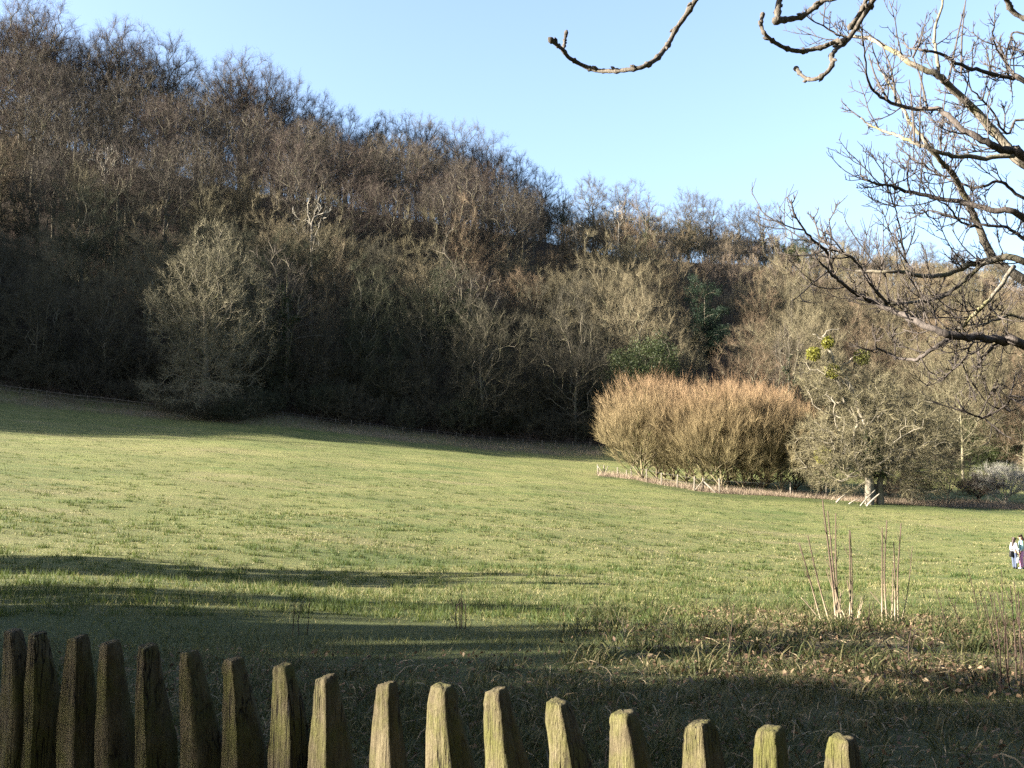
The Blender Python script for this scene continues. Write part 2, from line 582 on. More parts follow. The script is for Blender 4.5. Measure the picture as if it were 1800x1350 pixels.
def twigs(g, rng, pos, par, leaf, per=6, length=(.6, 1.4), width=.03, outw=.5, upw=.2, rand=.7, sub=3, maxleaf=3, centre=None, bend=.25, subl=.55):
    e = np.arange(1, len(pos))
    e = e[leaf[e] <= maxleaf]
    e = np.repeat(e, per)
    t = rng.uniform(0.1, 1, len(e))[:, None]
    base = pos[par[e]] * (1 - t) + pos[e] * t
    d = nrm(pos[e] - pos[par[e]])
    c = centre if centre is not None else np.array([0, 0, pos[:, 2].max() * .45])
    o = nrm(base - c)
    dr = nrm(d * .8 + o * outw + np.array([0, 0, upw]) + rng.normal(size=d.shape) * rand)
    L = rng.uniform(*length, len(e))
    mid, tip = slivers(g, base, dr, L, width * rng.uniform(.7, 1.3, len(e)), bend)
    if sub:
        i = np.repeat(np.arange(len(e)), sub)
        tt = rng.uniform(.25, 1, len(i))[:, None]
        b2 = np.where(tt < .5, base[i] + (mid[i] - base[i]) * tt * 2, mid[i] + (tip[i] - mid[i]) * (tt - .5) * 2)
        d2 = nrm(dr[i] + np.array([0, 0, upw * .6]) + rng.normal(size=b2.shape) * rand * 1.1)
        slivers(g, b2, d2, L[i] * rng.uniform(.3, subl * 1.5, len(i)), width * .6, bend, segs=1)


def leaves(g, rng, pts, size, flat=.0, axis=None):
    """small diamond leaves, two triangles each"""
    n = len(pts)
    nn = rng.normal(size=(n, 3))
    if axis is not None: nn = nn + axis
    nn = nrm(nn)
    u, w = perp(nn)
    a = rng.uniform(0, 6.28, n)[:, None]
    u, w = u * np.cos(a) + w * np.sin(a), w * np.cos(a) - u * np.sin(a)
    s = (size * rng.uniform(.6, 1.4, n))[:, None]
    v = np.stack([pts - u * s, pts + w * s * .55 + nn * s * .12, pts + u * s, pts - w * s * .55 + nn * s * .12], 1)
    b = np.arange(n)[:, None] * 4
    g.add(v, np.concatenate([b + [0, 1, 2], b + [0, 2, 3]]))


def leaf_clumps(g, rng, centres, rad, per, size):
    c = np.repeat(centres, per, 0)
    d = nrm(rng.normal(size=c.shape)) * (rng.uniform(0, 1, len(c)) ** .4)[:, None] * (np.repeat(rad, per)[:, None] if not np.isscalar(rad) else rad)
    leaves(g, rng, c + d, size)


def trunk_line(rng, h, lean=.03, n=None):
    n = n or max(4, int(h / .8))
    t = np.linspace(0, 1, n)
    a, b = rng.uniform(-1, 1, 2)
    return np.stack([a * lean * h * t ** 1.5 + .02 * h * np.sin(t * 5 + b) * t, b * lean * h * t ** 1.5 + .02 * h * np.cos(t * 4 + a) * t, t * h - .25], -1)


def species(kind, seed):
    """returns (limb mesh, twig mesh[, leaf mesh]) of one individual form"""
    rng = np.random.default_rng(seed)
    gl, gt, gi = Geo(), Geo(), Geo()
    if kind == 'beech':
        h = 26
        tr = trunk_line(rng, 15, .03)
        tg = envelope(430, rng, zlo=7.5, zhi=h, a=7.2, shell=.5, zmid=.5, lump=.22)
        pos, par = mst(rng, tg, tr, bf=.45, seg=1.4)
        rad, leaf = radii(par, len(pos), .022, .42)
        limbs(gl, pos, par, rad, 5)
        twigs(gt, rng, pos, par, leaf, per=9, length=(.7, 1.7), width=.024, upw=.12, rand=.65, sub=6, centre=np.array([0, 0, 12.0]))
        m = ('beech_bark', 'beech_twig')
    elif kind in ('ash', 'shade_ash'):
        h = 19
        tr = trunk_line(rng, 10, .06)
        tg = envelope(430, rng, zlo=.8, zhi=h, a=6.2, shell=.5, zmid=.5, lump=.32)
        pos, par = mst(rng, tg, tr, bf=.4, seg=1.2, down=.5)
        rad, leaf = radii(par, len(pos), .020, .23)
        limbs(gl, pos, par, rad, 4)
        twigs(gt, rng, pos, par, leaf, per=10, length=(.6, 1.5), width=.025, upw=.45, rand=.55, sub=6, centre=np.array([0, 0, 6.0]))
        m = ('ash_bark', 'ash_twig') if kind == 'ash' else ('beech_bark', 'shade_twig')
    elif kind == 'hazel':
        h = 10
        tr = trunk_line(rng, 1.5, .05, 4)
        tg = envelope(220, rng, zlo=1.0, zhi=h, a=3.7, shell=.5, zmid=.55, lump=.3)
        pos, par = mst(rng, tg, tr, bf=.65, seg=1.2, down=1.2)
        rad, leaf = radii(par, len(pos), .015, .15)
        limbs(gl, pos, par, rad, 4)
        twigs(gt, rng, pos, par, leaf, per=13, length=(.5, 1.4), width=.024, upw=.9, rand=.45, sub=5, centre=np.array([0, 0, 1.0]))
        m = ('ash_bark', 'hazel_twig')
    elif kind == 'willow':
        h = 11
        tr = trunk_line(rng, 1.7, .03, 5)
        tg = envelope(520, rng, zlo=1.1, zhi=h - .9, a=5.1, shell=.45, zmid=.48, lump=.18)
        pos, par = mst(rng, tg, tr, bf=.75, seg=1.1, curve=.2, jit=.03, down=1.6)
        rad, leaf = radii(par, len(pos), .012, .17)
        limbs(gl, pos, par, rad, 5)
        twigs(gt, rng, pos, par, leaf, per=13, length=(.5, 1.5), width=.019, outw=.9, upw=.5, rand=.38, sub=4, centre=np.array([0, 0, 1.0]), bend=.12)
        m = ('willow_bark', 'willow_twig')
    elif kind == 'edge_ash':
        h = 27
        tr = trunk_line(rng, 15, .02)
        tg = np.concatenate([envelope(1000, rng, zlo=.2, zhi=h, a=7.4, shell=.45, zmid=.52, lump=.26), envelope(240, rng, zlo=.1, zhi=13, a=7.6, shell=.5, zmid=.35, lump=.2)])
        pos, par = mst(rng, tg, tr, bf=.42, seg=1.3, down=.15, jit=.1)
        rad, leaf = radii(par, len(pos), .022, .5)
        limbs(gl, pos, par, rad, 5)
        twigs(gt, rng, pos, par, leaf, per=9, length=(.6, 1.6), width=.026, upw=.3, rand=.75, sub=5, centre=np.array([0, 0, 9.0]), bend=.4)
        m = ('beech_bark', 'edge_twig')
    elif kind == 'scrub':
        h = 5
        tr = trunk_line(rng, .8, .05, 4)
        tg = envelope(150, rng, zlo=.2, zhi=h, a=3.2, shell=.5, zmid=.5, lump=.3)
        pos, par = mst(rng, tg, tr, bf=.6, seg=.8, down=.8)
        rad, leaf = radii(par, len(pos), .012, .09)
        limbs(gl, pos, par, rad, 4)
        twigs(gt, rng, pos, par, leaf, per=12, length=(.4, 1.0), width=.024, upw=.3, rand=.8, sub=4, centre=np.array([0, 0, .5]), bend=.5)
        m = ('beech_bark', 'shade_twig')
    elif kind in ('yew', 'conifer', 'hedge'):
        h, a, z0, zm = {'yew': (10, 4.0, .5, .4), 'conifer': (14, 3.4, 1.0, .35), 'hedge': (12, 4.6, .3, .5)}[kind]
        tr = trunk_line(rng, h * .8, .02)
        tg = envelope(150, rng, zlo=z0, zhi=h, a=a, shell=.4, zmid=zm, lump=.3)
        pos, par = mst(rng, tg, tr, bf=.3, seg=1.0, down=.3)
        rad, leaf = radii(par, len(pos), .015, .2)
        limbs(gl, pos, par, rad, 4)
        leaf_clumps(gt, rng, tg, rng.uniform(.5, 1.1, len(tg)), 190 if kind != 'hedge' else 110, .075 if kind != 'hedge' else .2)
        m = ('beech_bark', kind + '_leaf')
    elif kind == 'ivy':
        h = 17
        tr = trunk_line(rng, 13, .05)
        tg = envelope(130, rng, zlo=6, zhi=h, a=3.6, shell=.5, zmid=.5, lump=.35)
        pos, par = mst(rng, tg, tr, bf=.4, seg=1.2)
        rad, leaf = radii(par, len(pos), .022, .26)
        limbs(gl, pos, par, rad, 5)
        twigs(gt, rng, pos, par, leaf, per=5, length=(.6, 1.4), width=.03, upw=.4, rand=.6, sub=3, centre=np.array([0, 0, 7.0]))
        big = np.where((rad > .07) & (pos[:, 2] < h * .85))[0]
        leaf_clumps(gi, rng, pos[big], .25 + rad[big] * 2.6, 120, .085)
        return gl.mesh('ivy_limbs', M['beech_bark'], True), gt.mesh('ivy_twigs', M['beech_twig']), gi.mesh('ivy_leaves', M['ivy_leaf'])
    elif kind == 'dead':
        h = 20
        tr = trunk_line(rng, 15, .08)
        tg = envelope(34, rng, zlo=9, zhi=h, a=3.6, shell=.5, zmid=.6, lump=.3)
        pos, par = mst(rng, tg, tr, bf=.5, seg=1.0, jit=.25, curve=.5)
        rad, leaf = radii(par, len(pos), .035, .21)
        limbs(gl, pos, par, rad, 6)
        twigs(gt, rng, pos, par, leaf, per=3, length=(.4, 1.2), width=.05, upw=.1, rand=.7, sub=1)
        m = ('dead_wood', 'pale_twig')
    mb = gl.mesh(kind + '_limbs', M[m[0]], True)
    mt = gt.mesh(kind + '_twigs', M[m[1]])
    return mb, mt


def plant(name, meshes, loc, rz, s, label, group=None, cat='tree', parts=('trunk', 'crown', 'ivy')):
    e = empty(name, loc, rz, s)
    tag(e, label, cat, group)
    for pn, me in zip(parts, meshes):
        link(bpy.data.objects.new(pn, me), e)
    return e


forms = {k: [species(k, 100 + 10 * q + i) for i in range(n)] for q, (k, n) in enumerate((
    ('beech', 4), ('ash', 5), ('hazel', 3), ('willow', 3), ('edge_ash', 1), ('scrub', 3), ('yew', 2), ('conifer', 1), ('hedge', 2), ('ivy', 2), ('dead', 2), ('shade_ash', 3)))}
HGT = dict(beech=26.5, ash=19.5, hazel=10.6, willow=11.4, edge_ash=27.5, scrub=5.4, yew=10.6, conifer=14.6, hedge=12.6, ivy=17.5, dead=20, shade_ash=19.5)

# ---- skyline of the wood in the photograph, tree tops
SKY = np.array([(-300, -40), (0, -10), (60, 0), (110, 38), (150, 45), (185, 38), (230, 72), (280, 62), (325, 98), (350, 116), (380, 105), (420, 98), (470, 125), (520, 150),
                (570, 183), (640, 208), (680, 205), (720, 203), (800, 213), (850, 235), (910, 270), (950, 300), (992, 330), (1045, 312), (1100, 320), (1140, 328), (1180, 352),
                (1215, 337), (1255, 347), (1300, 357), (1350, 362), (1390, 385), (1430, 418), (1490, 397), (1560, 412), (1640, 425), (1720, 432), (1800, 445), (2300, 500)], float)


def sky_top(px):
    return float(np.interp(px, SKY[:, 0], SKY[:, 1]))


def ridge_d(px):
    return float(np.interp(px, [-400, 0, 450, 900, 1350, 1800, 2200], [268, 268, 268, 285, 330, 370, 390]))


def edge_d(px):
    return float(np.interp(math.atan((px - 900) / F), we_th, we_d))


RANK = ((.12, 'in the front rank '), (.24, 'in the second rank '), (.38, 'low on the bank '), (.55, 'half way up '), (.75, 'high up '), (2, ''))


def where(px, f, kind):
    """a place one can find in the scene"""
    if px < 235: a = 'behind the shaded rail fence' if f < .4 else 'on the high shoulder of the hill'
    elif px < 480: a = 'behind the great lone ash' if f < .5 else 'above the great lone ash'
    elif px < 700: a = 'near the bleached dead tree' if f < .6 else 'above the bleached dead tree'
    elif px < 1040: a = 'in the dark wood above the wire fence' if f < .5 else 'below the dip in the wooded ridge'
    elif px < 1400: a = 'behind the golden willow clump' if f < .45 else 'above the golden willow clump'
    else: a = 'behind the mistletoe tree' if f < .5 else 'above the mistletoe tree'
    if f > .97: a = {0: 'on the crest ', 1: ''}[0] + a.replace('on the ', 'along the ')
    return a


LAB = {'beech': 'tall bare brown beech ', 'ash': 'bare olive brown ash ', 'hazel': 'pale twiggy young hazel ', 'shade_ash': 'tangled tree toned for shade ', 'scrub': 'low tangled bare thorn bush '}
GRP = {'beech': 'beeches of the hillside wood', 'ash': 'ashes of the hillside wood', 'hazel': 'young hazels on the slope', 'shade_ash': 'shade toned trees at the wood foot', 'scrub': 'thorn bushes along the wood edge'}
NAME = {'beech': 'beech_tree', 'ash': 'ash_tree', 'hazel': 'hazel_tree', 'shade_ash': 'woodland_tree', 'scrub': 'thorn_bush'}
keep_clear = [(360, 150, 70, 12), (1243, 190, 44, 30), (1138, 160, 34, 12), (500, 152, 26, 12), (1140, 238, 16, 22), (992, 268, 16, 20), (1415, 310, 22, 20)]
count = {k: 0 for k in LAB}


def wood_tree(kind, px, d, s, f, top=None):
    x = d * (px - 900) / F
    z = float(ground(x, d))
    if top is not None:                       # no taller than the skyline the photograph shows
        s = min(s, (P(px, top, d)[2] - z) / HGT[kind])
    i = R.randrange(len(forms[kind]))
    count[kind] += 1
    w = 1 if s > .6 else 1.25
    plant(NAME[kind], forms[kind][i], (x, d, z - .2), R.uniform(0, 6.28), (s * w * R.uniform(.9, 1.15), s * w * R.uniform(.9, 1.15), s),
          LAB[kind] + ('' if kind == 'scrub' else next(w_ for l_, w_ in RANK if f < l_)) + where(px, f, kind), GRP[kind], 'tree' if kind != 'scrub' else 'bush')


def zone(px, f):
    """which tree stands at photo column px, fraction f up the slope"""
    pale = np.clip((px - 900) / 250, 0, 1) * np.clip((f - .3) / .2, 0, 1)
    if R.random() < pale * .8: return 'hazel'
    if f > .42 - .1 * (px < 300) and R.random() < .85: return 'beech' if px < 960 else 'ash'
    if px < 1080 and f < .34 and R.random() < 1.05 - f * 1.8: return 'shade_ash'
    return 'ash'


f = 0.02
while f < .98:
    px = -130.0 + R.uniform(0, 60)
    while px < 1940:
        e0, e1 = edge_d(px), ridge_d(px)
        ff = f + R.uniform(-.035, .035)
        d = e0 + 2.5 + (e1 - e0) * ff
        k = zone(px, ff)
        s = {'shade_ash': R.uniform(.7, 1.15), 'beech': R.uniform(.8, 1.08), 'ash': R.uniform(.75, 1.2), 'hazel': R.uniform(.75, 1.2)}[k]
        if not any(abs(px - a) < c and abs(d - b) < q for a, b, c, q in keep_clear):
            wood_tree(k, px, d, s, ff, sky_top(px) + R.uniform(18, 60))
        px += {'shade_ash': 9.0, 'beech': 10.5, 'ash': 9.0, 'hazel': 6.6}[k] / d * F * R.uniform(.75, 1.25)
    f += .088
# crest: tall beeches down to small trees farther right
PEAKS = [15, 62, 185, 280, 375, 420, 480, 545, 600, 655, 700, 745, 805, 858, 910, 952]
for px in PEAKS:
    wood_tree('beech', px, ridge_d(px) + 5 + R.uniform(-2, 2), 1.65, 1.0, sky_top(px) - 6)
for row in (0, 1):
    px = -120
    while px < 960:
        d = ridge_d(px) + 3 + row * 12 + R.uniform(-3, 3)
        wood_tree('beech', px, d, 1.5, 1.0, sky_top(px) + R.uniform(14, 50))
        px += R.uniform(50, 86)
    px = -120
    while px < 960:
        wood_tree('hazel', px, ridge_d(px) + row * 9 + R.uniform(-4, 4), R.uniform(.7, 1.1), 1.0, sky_top(px) + 60)
        px += R.uniform(26, 52)
    px = 960
    while px < 1900:
        d = ridge_d(px) + 2 + row * 9 + R.uniform(-3, 3)
        wood_tree('hazel' if R.random() < .65 else 'ash', px, d, R.uniform(.85, 1.3), 1.0, sky_top(px) + R.uniform(16, 48))
        px += R.uniform(18, 38)
for px in (1420, 1490, 1530, 1575, 1640, 1700, 1760, 1830):
    wood_tree('beech', px, ridge_d(px) + 12, 1.0, 1.0, sky_top(px) - 3)
# foot of the wood: low bushes, two deep
for row, (s0, s1) in enumerate(((.6, 1.2), (1.1, 1.9))):
    px = -60
    while px < 1860:
        if abs(px - 360) > 60 or row:
            wood_tree('scrub', px, edge_d(px) + R.uniform(.5, 4) + row * 5, R.uniform(s0, s1), 0.0)
        px += R.uniform(22, 46)
# the spur beyond the left side that shades the foot of the wood
for i in range(120):
    th = math.radians(R.uniform(-62, -39)); r = R.uniform(170, 240)
    x, y = math.sin(th) * r, math.cos(th) * r
    if i % 3 == 0 and math.degrees(th) > -50:
        plant('conifer_tree', forms['conifer'][0], (x, y, float(ground(x, y)) - .3), i * 1.7, R.uniform(1.4, 1.8), 'dense conifer on the wooded spur past the end of the rail fence', 'conifers of the spur')
        continue
    k = 'beech' if i % 3 == 2 and math.degrees(th) > -50 else 'ash'
    plant(NAME[k], forms[k][i % 4], (x, y, float(ground(x, y)) - .3), i * 1.7, R.uniform(.9, 1.2), LAB[k] + 'on the wooded spur past the end of the rail fence', GRP[k])
    count[k] += 1
print('wood', count)


# ---- undergrowth on the slope between the trees
q = np.random.default_rng(50)
n = 5200
upx = q.uniform(-120, 1920, n)
e0 = np.array([edge_d(p_) for p_ in upx]); e1 = np.array([ridge_d(p_) for p_ in upx])
ud = e0 + 1 + (e1 + 10 - e0) * q.uniform(0, 1, n) ** 1.15
ux = ud * (upx - 900) / F
c_ = np.repeat(np.stack([ux, ud, ground(ux, ud)], -1), 34, 0)
b_ = c_ + q.normal(size=c_.shape) * [.9, .9, 0]
b_[:, 2] = ground(b_[:, 0], b_[:, 1])
gu = Geo()
slivers(gu, b_, nrm(q.normal(size=b_.shape) * [.55, .55, .2] + [0, 0, 1.0]), q.uniform(.8, 3.4, len(b_)), .035, .4, segs=1)
tag(gu.obj('woodland_undergrowth', M['beech_twig']), 'brown twiggy undergrowth between the trees of the hillside wood', 'undergrowth', kind='stuff')


# ---- single trees of the wood
def single(name, kind, px, top, d, label, i=0, wide=1.0, cat='tree', rz=0.0, parts=('trunk', 'crown', 'ivy'), group=None):
    x = d * (px - 900) / F
    z = float(ground(x, d)) - .2
    s = (P(px, top, d)[2] - z) / HGT[kind]
    return plant(name, forms[kind][i], (x, d, z), rz, (s * wide, s * wide, s), label, group, cat, parts)


single('ash_tree', 'edge_ash', 358, 368, 144, 'great lone bushy ash standing out from the wood edge')
single('dead_tree', 'dead', 542, 322, 184, 'bleached dead tree with forked white limbs in the wood', 0, .75, rz=.6)
single('dead_tree', 'dead', 172, 245, 200, 'tall pale broken tree with bent limbs high on the dark slope', 1, .8, rz=2.2)
single('dead_tree', 'dead', 1015, 385, 232, 'short pale snag left of the ivy covered tree on the ridge', 1, .6, rz=1.0)
single('dead_tree', 'dead', 1090, 345, 240, 'pale stemmed half dead tree between snag and ivy covered tree', 0, .8, rz=4.0)
single('ivy_tree', 'ivy', 992, 316, 278, 'dark ivy covered pollard on the ridge skyline', 0, .75)
single('ivy_tree', 'ivy', 1140, 322, 250, 'tall forked tree with dark ivy up its trunk', 1, .95)
single('ivy_tree', 'ivy', 500, 420, 154, 'tree with bright green ivy below the bleached dead tree', 1, 1.1, rz=1.0)
single('ivy_tree', 'ivy', 815, 430, 172, 'ivy covered ash in the middle of the dark wood', 0, 1.2, rz=2.0)
single('ivy_tree', 'ivy', 1390, 540, 160, 'slim ivy covered trunk behind the mistletoe tree', 0, .6, rz=3.0)
single('conifer_tree', 'conifer', 1243, 466, 204, 'dark green conifer alone on the pale twiggy slope', 0, 1.0)
single('yew_tree', 'yew', 1138, 562, 160, 'olive green yew behind the left side of the willow clump', 0, .85)
single('yew_tree', 'yew', 1415, 408, 318, 'dark evergreen on the ridge right of the domed beech', 1, 1.1)
single('yew_tree', 'yew', 645, 208, 280, 'small dark evergreen top on the skyline among beeches', 1, .5)
single('yew_tree', 'yew', 1740, 720, 160, 'dark green yew in the wood behind the pale bush', 0, 1.2, rz=2.0)
single('beech_tree', 'beech', 1350, 358, 322, 'broad domed beech on the ridge beside the dark evergreen', 2, 1.3)
for px, top in ((1045, 308), (1100, 316), (1215, 333), (1255, 343), (1305, 354)):
    single('beech_tree', 'beech', px, top, ridge_d(px) + 8, 'small see through beech standing clear on the lower ridge', R.randrange(4), 1.0, rz=px, group='small beeches clear on the lower ridge')

for px, d, s in ((292, 146, .8), (322, 143, .7), (350, 141.5, .55), (378, 142, .6), (405, 142.5, .75), (432, 145, .85), (458, 147, .8)):
    q = on_ground(px, d)
    plant('thorn_bush', forms['scrub'][px % 3], q - [0, 0, .1], px, (s * 1.2, s * 1.2, s), 'low brown brush at the foot of the great lone ash', 'brush under the lone ash', 'bush')

# ---- round willow clump
WL = 'golden brown round headed willow of the fenced clump'
WIL = [(1128, 112.5, .98), (1153, 117, 1.03), (1167, 121, 1.0), (1183, 117, .98), (1205, 113, .92), (1233, 110, .93), (1267, 107, .97), (1278, 116, 1.0),
       (1305, 108, .98), (1320, 119, 1.02), (1337, 108.5, .95), (1347, 117, 1.0), (1373, 107, .93), (1396, 113, .86)]
for i, (px, d, s) in enumerate(WIL):
    q = on_ground(px, d)
    s *= 1.09
    nb = 'at the braced corner stakes' if i == 0 else ('beside the mistletoe tree' if i >= 12 else ('in the front row' if d < 112 else 'in the row behind'))
    plant('willow_tree', forms['willow'][i % 3], q - [0, 0, .15], i * 2.1, (s, s, s), WL + ', ' + nb, 'willows of the fenced clump')

# ---- the old tree with mistletoe
M['dull_mistletoe'] = leaf_mat('dull_mistletoe', (.09, .095, .025), (.17, .17, .045))


def mistletoe_tree():
    rng = np.random.default_rng(77)
    q = on_ground(1532, 99.5)
    e = empty('lichened_tree', q - [0, 0, .1])
    tag(e, 'old grey green lichened tree with pale split trunk and dead top', 'tree')
    s = 99.5 / F
    gl, gt, gd, gi = Geo(), Geo(), Geo(), Geo()
    tr = trunk_line(rng, 7, .02, 12)
    tr[:, 0] -= np.linspace(.3, .5, 12)
    def E(n, cx, cz, a, b, dep):
        d = nrm(rng.normal(size=(n, 3))) * (rng.uniform(0, 1, n) ** .45)[:, None]
        return d * [a, dep, b] + [cx, 0, cz]
    tg = np.concatenate([E(430, -3.4, 5.2, 4.6, 4.2, 4.0), E(560, 2.6, 7.2, 5.8, 4.2, 4.4), E(240, -.5, 10.6, 4.4, 2.8, 3), E(160, -4.6, 12.2, 2.8, 3.0, 2.0), E(220, 4.5, 3.4, 4.0, 2.6, 3)])
    tg = tg[tg[:, 2] > .9]
    pos, par = mst(rng, tg, tr, bf=.3, seg=.9, jit=.14, curve=.5, down=.15)
    rad, leaf = radii(par, len(pos), .018, .42)
    limbs(gl, pos, par, rad, 5)
    twigs(gt, rng, pos, par, leaf, per=10, length=(.4, 1.1), width=.024, upw=-.05, rand=.8, sub=5, centre=np.array([-.5, 0, 5.0]), bend=.6)
    o = gl.obj('trunk', M['old_bark'], e, True)
    t2 = Geo(); tube(t2, smooth_path([(-.45, -.1, -.2), (-.5, -.15, 1.0), (-.42, -.1, 2.2), (-.6, 0, 3.6)]), np.linspace(.46, .28, 13), 9, .12)
    t2.obj('stem', M['old_bark'], e, True)
    t3 = Geo(); tube(t3, smooth_path([(.75, .2, -.2), (.7, .2, 1.2), (.8, .3, 2.4), (1.3, .4, 4.0)]), np.linspace(.42, .2, 13), 8, .12)
    t3.obj('stem', M['beech_bark'], e, True)
    gt.obj('crown', M['lichen_twig'], e)
    # the bare dead top
    for pts, r0 in (([(-.5, 0, 6.5), (-1.2, -.2, 9.5), (-2.0, -.2, 11.6), (-3.0, -.3, 13.2), (-4.0, -.3, 15.0), (-4.6, -.3, 16.4)], .26),
                    ([(-3.0, -.3, 13.2), (-2.2, -.4, 14.0), (-1.5, -.5, 14.4)], .10), ([(-4.0, -.3, 15.0), (-4.4, -.4, 15.9), (-5.6, -.4, 16.6)], .08),
                    ([(-2.0, -.2, 11.6), (-2.9, -.3, 12.1), (-3.6, -.4, 12.0)], .08), ([(-4.6, -.3, 16.4), (-4.2, -.4, 17.0), (-3.0, -.4, 17.2)], .06),
                    ([(-1.2, -.2, 9.5), (.2, -.5, 10.3), (.6, -.5, 11.6)], .1)):
        pp = smooth_path(pts, 4); pp[1:-1] += rng.normal(size=(len(pp) - 2, 3)) * .08
        tube(gd, pp, np.linspace(r0, r0 * .45, len(pp)), 6, .15)
    gd.obj('dead_top', M['dead_wood'], e, True)
    # ivy on the trunk
    leaf_clumps(gi, rng, np.stack([rng.uniform(-.9, .9, 40), rng.uniform(-.5, .2, 40), rng.uniform(2.6, 7.0, 40)], -1), .55, 40, .12)
    gi.obj('ivy', M['ivy_leaf'], e)
    # mistletoe
    for px, py, r, w in ((1455, 602, .62, 'highest on the dead top'), (1430, 622, .72, 'left of the dead top'), (1463, 652, .80, 'under the dead top'),
                         (1515, 628, .85, 'right of the dead top, dull green'), (1447, 800, .9, 'low on the left of the crown')):
        c = P(px, py, 98.8)
        g = Geo()
        n = 260
        d = nrm(rng.normal(size=(n, 3)))
        slivers(g, np.zeros((n, 3)), d, rng.uniform(.5, 1, n) * r, .03, .3)
        leaves(g, rng, d * (rng.uniform(.35, 1, n) ** .5 * r)[:, None] + rng.normal(size=(n, 3)) * .06, .11)
        leaves(g, rng, nrm(rng.normal(size=(n, 3))) * (rng.uniform(.5, 1, (n, 1)) ** .5 * r), .10)
        ob = g.obj('mistletoe_ball', M['mistletoe_leaf'] if py != 628 else M['dull_mistletoe'])
        ob.location = c
        tag(ob, 'yellow green mistletoe ball ' + w, 'mistletoe', 'mistletoe in the lichened tree')
    # fallen boughs leaning at the foot
    for a, b, r in (((1523, 884, 97.5), (1546, 868, 97.2), .10), ((1512, 880, 97.6), (1538, 862, 97.8), .07), ((1470, 876, 100), (1486, 869, 100), .09), ((1492, 879, 99), (1512, 876, 99), .07)):
        g = Geo()
        A_, B_ = P(*a), P(*b)
        A_[2] = float(ground(A_[0], A_[1])) + .02
        pp = smooth_path([A_, (A_ + B_) / 2 + [0, 0, .06], B_], 4)
        tube(g, pp, np.linspace(r, r * .6, len(pp)), 6, .15)
        tag(g.obj('fallen_branch', M['dead_wood'], None, True), 'bleached fallen bough lying at the foot of the lichened tree', 'branch', 'fallen boughs under the lichened tree')


mistletoe_tree()


# ---- bushes at the right of the clump
def bush(px, d, h, a, twm, label, seed, bark='beech_bark', z0=.3, per=12, n=200, name='thorn_bush', upw=.3):
    rng = np.random.default_rng(seed)
    gl, gt = Geo(), Geo()
    tg = envelope(n, rng, zlo=z0, zhi=h, a=a, shell=.45, zmid=.5, lump=.25)
    pos, par = mst(rng, tg, trunk_line(rng, min(1.2, h * .3), .05, 5), bf=.55, seg=.6, down=.6, curve=.4)
    rad, leaf = radii(par, len(pos), .010, .14)
    limbs(gl, pos, par, rad, 4)
    twigs(gt, rng, pos, par, leaf, per=per, length=(.3, .9), width=.02, upw=upw, rand=.75, sub=4, centre=np.array([0, 0, .8]), bend=.5)
    return plant(name, (gl.mesh('bush_limbs', M[bark], True), gt.mesh('bush_twigs', M[twm])), on_ground(px, d) - [0, 0, .1], seed, 1.0, label, None, 'bush', ('stem', 'crown'))


bush(1662, 103, 6.4, 4.2, 'dark_twig', 'dark open thorn bush between lichened tree and pale bush', 5, per=5, z0=1.0)
bush(1762, 106, 4.6, 3.9, 'pale_twig', 'rounded silvery pale bush at the meadow edge', 6, 'dead_wood', upw=.1)
bush(1600, 104, 3.6, 3.0, 'dark_twig', 'low brown tangle at the right foot of the lichened tree', 7, per=6)
bush(1830, 107, 5.0, 3.6, 'edge_twig', 'straggling olive bush past the silvery pale bush', 8)
bush(1715, 108, 3.0, 3.0, 'dark_twig', 'low dark bush under the silvery pale bush', 9)
bush(1560, 112, 4.5, 3.8, 'beech_twig', 'brown bush close behind the lichened tree', 10)
bush(1440, 112, 3.8, 3.0, 'edge_twig', 'olive bush between the willow clump and lichened tree', 12)
single('ash_tree', 'ash', 1690, 600, 152, 'olive ash at the wood foot above the dark thorn bush', 1, 1.1, rz=.3)
single('ash_tree', 'ash', 1800, 640, 150, 'olive ash at the wood foot above the silvery bush', 2, 1.1, rz=1.3)
print('trees done')
# ------------------------------------------------------------------ unseen trees shading the near meadow from the left, hollies added to block skylight
def shade_tree(x, y, top_z, wide, label, i=0):
    z = float(ground(x, y)) - .1
    s = (top_z - z) / HGT['hedge']
    plant('unseen_holly', forms['hedge'][i % 2], (x, y, z), x + y, (wide / 5.2, wide / 5.2, s), label, 'hollies beside the meadow gate', 'tree')


for i, (x, y, tz, w) in enumerate(((-24, 1.9, 11.8, 3.5), (-27, 1.43, 12.6, 3.5), (-27, 5.6, 10.6, 3.2), (-25, 7.8, 9.4, 2.8), (-26, 9.4, 9.4, 2.0), (-28, 12.0, 9.3, 2.3), (-31, 19.0, 10.8, 2.7), (-34, 20.8, 10.8, 2.6),
                                   (-5, -8, 11, 4.5), (2, -8.5, 12, 4.5), (8, -6, 11, 4.5), (-12, -9.5, 12, 4.5), (11, -1, 9, 3.5), (-15, 5.2, 6.6, 2.6))):  # this row: unseen hollies added to block skylight over the foreground
    shade_tree(x, y, tz, w, 'dense dark holly beside the meadow, left of the picket fence' if x < -20 else 'unseen holly added to block skylight, near side of the picket fence', i)

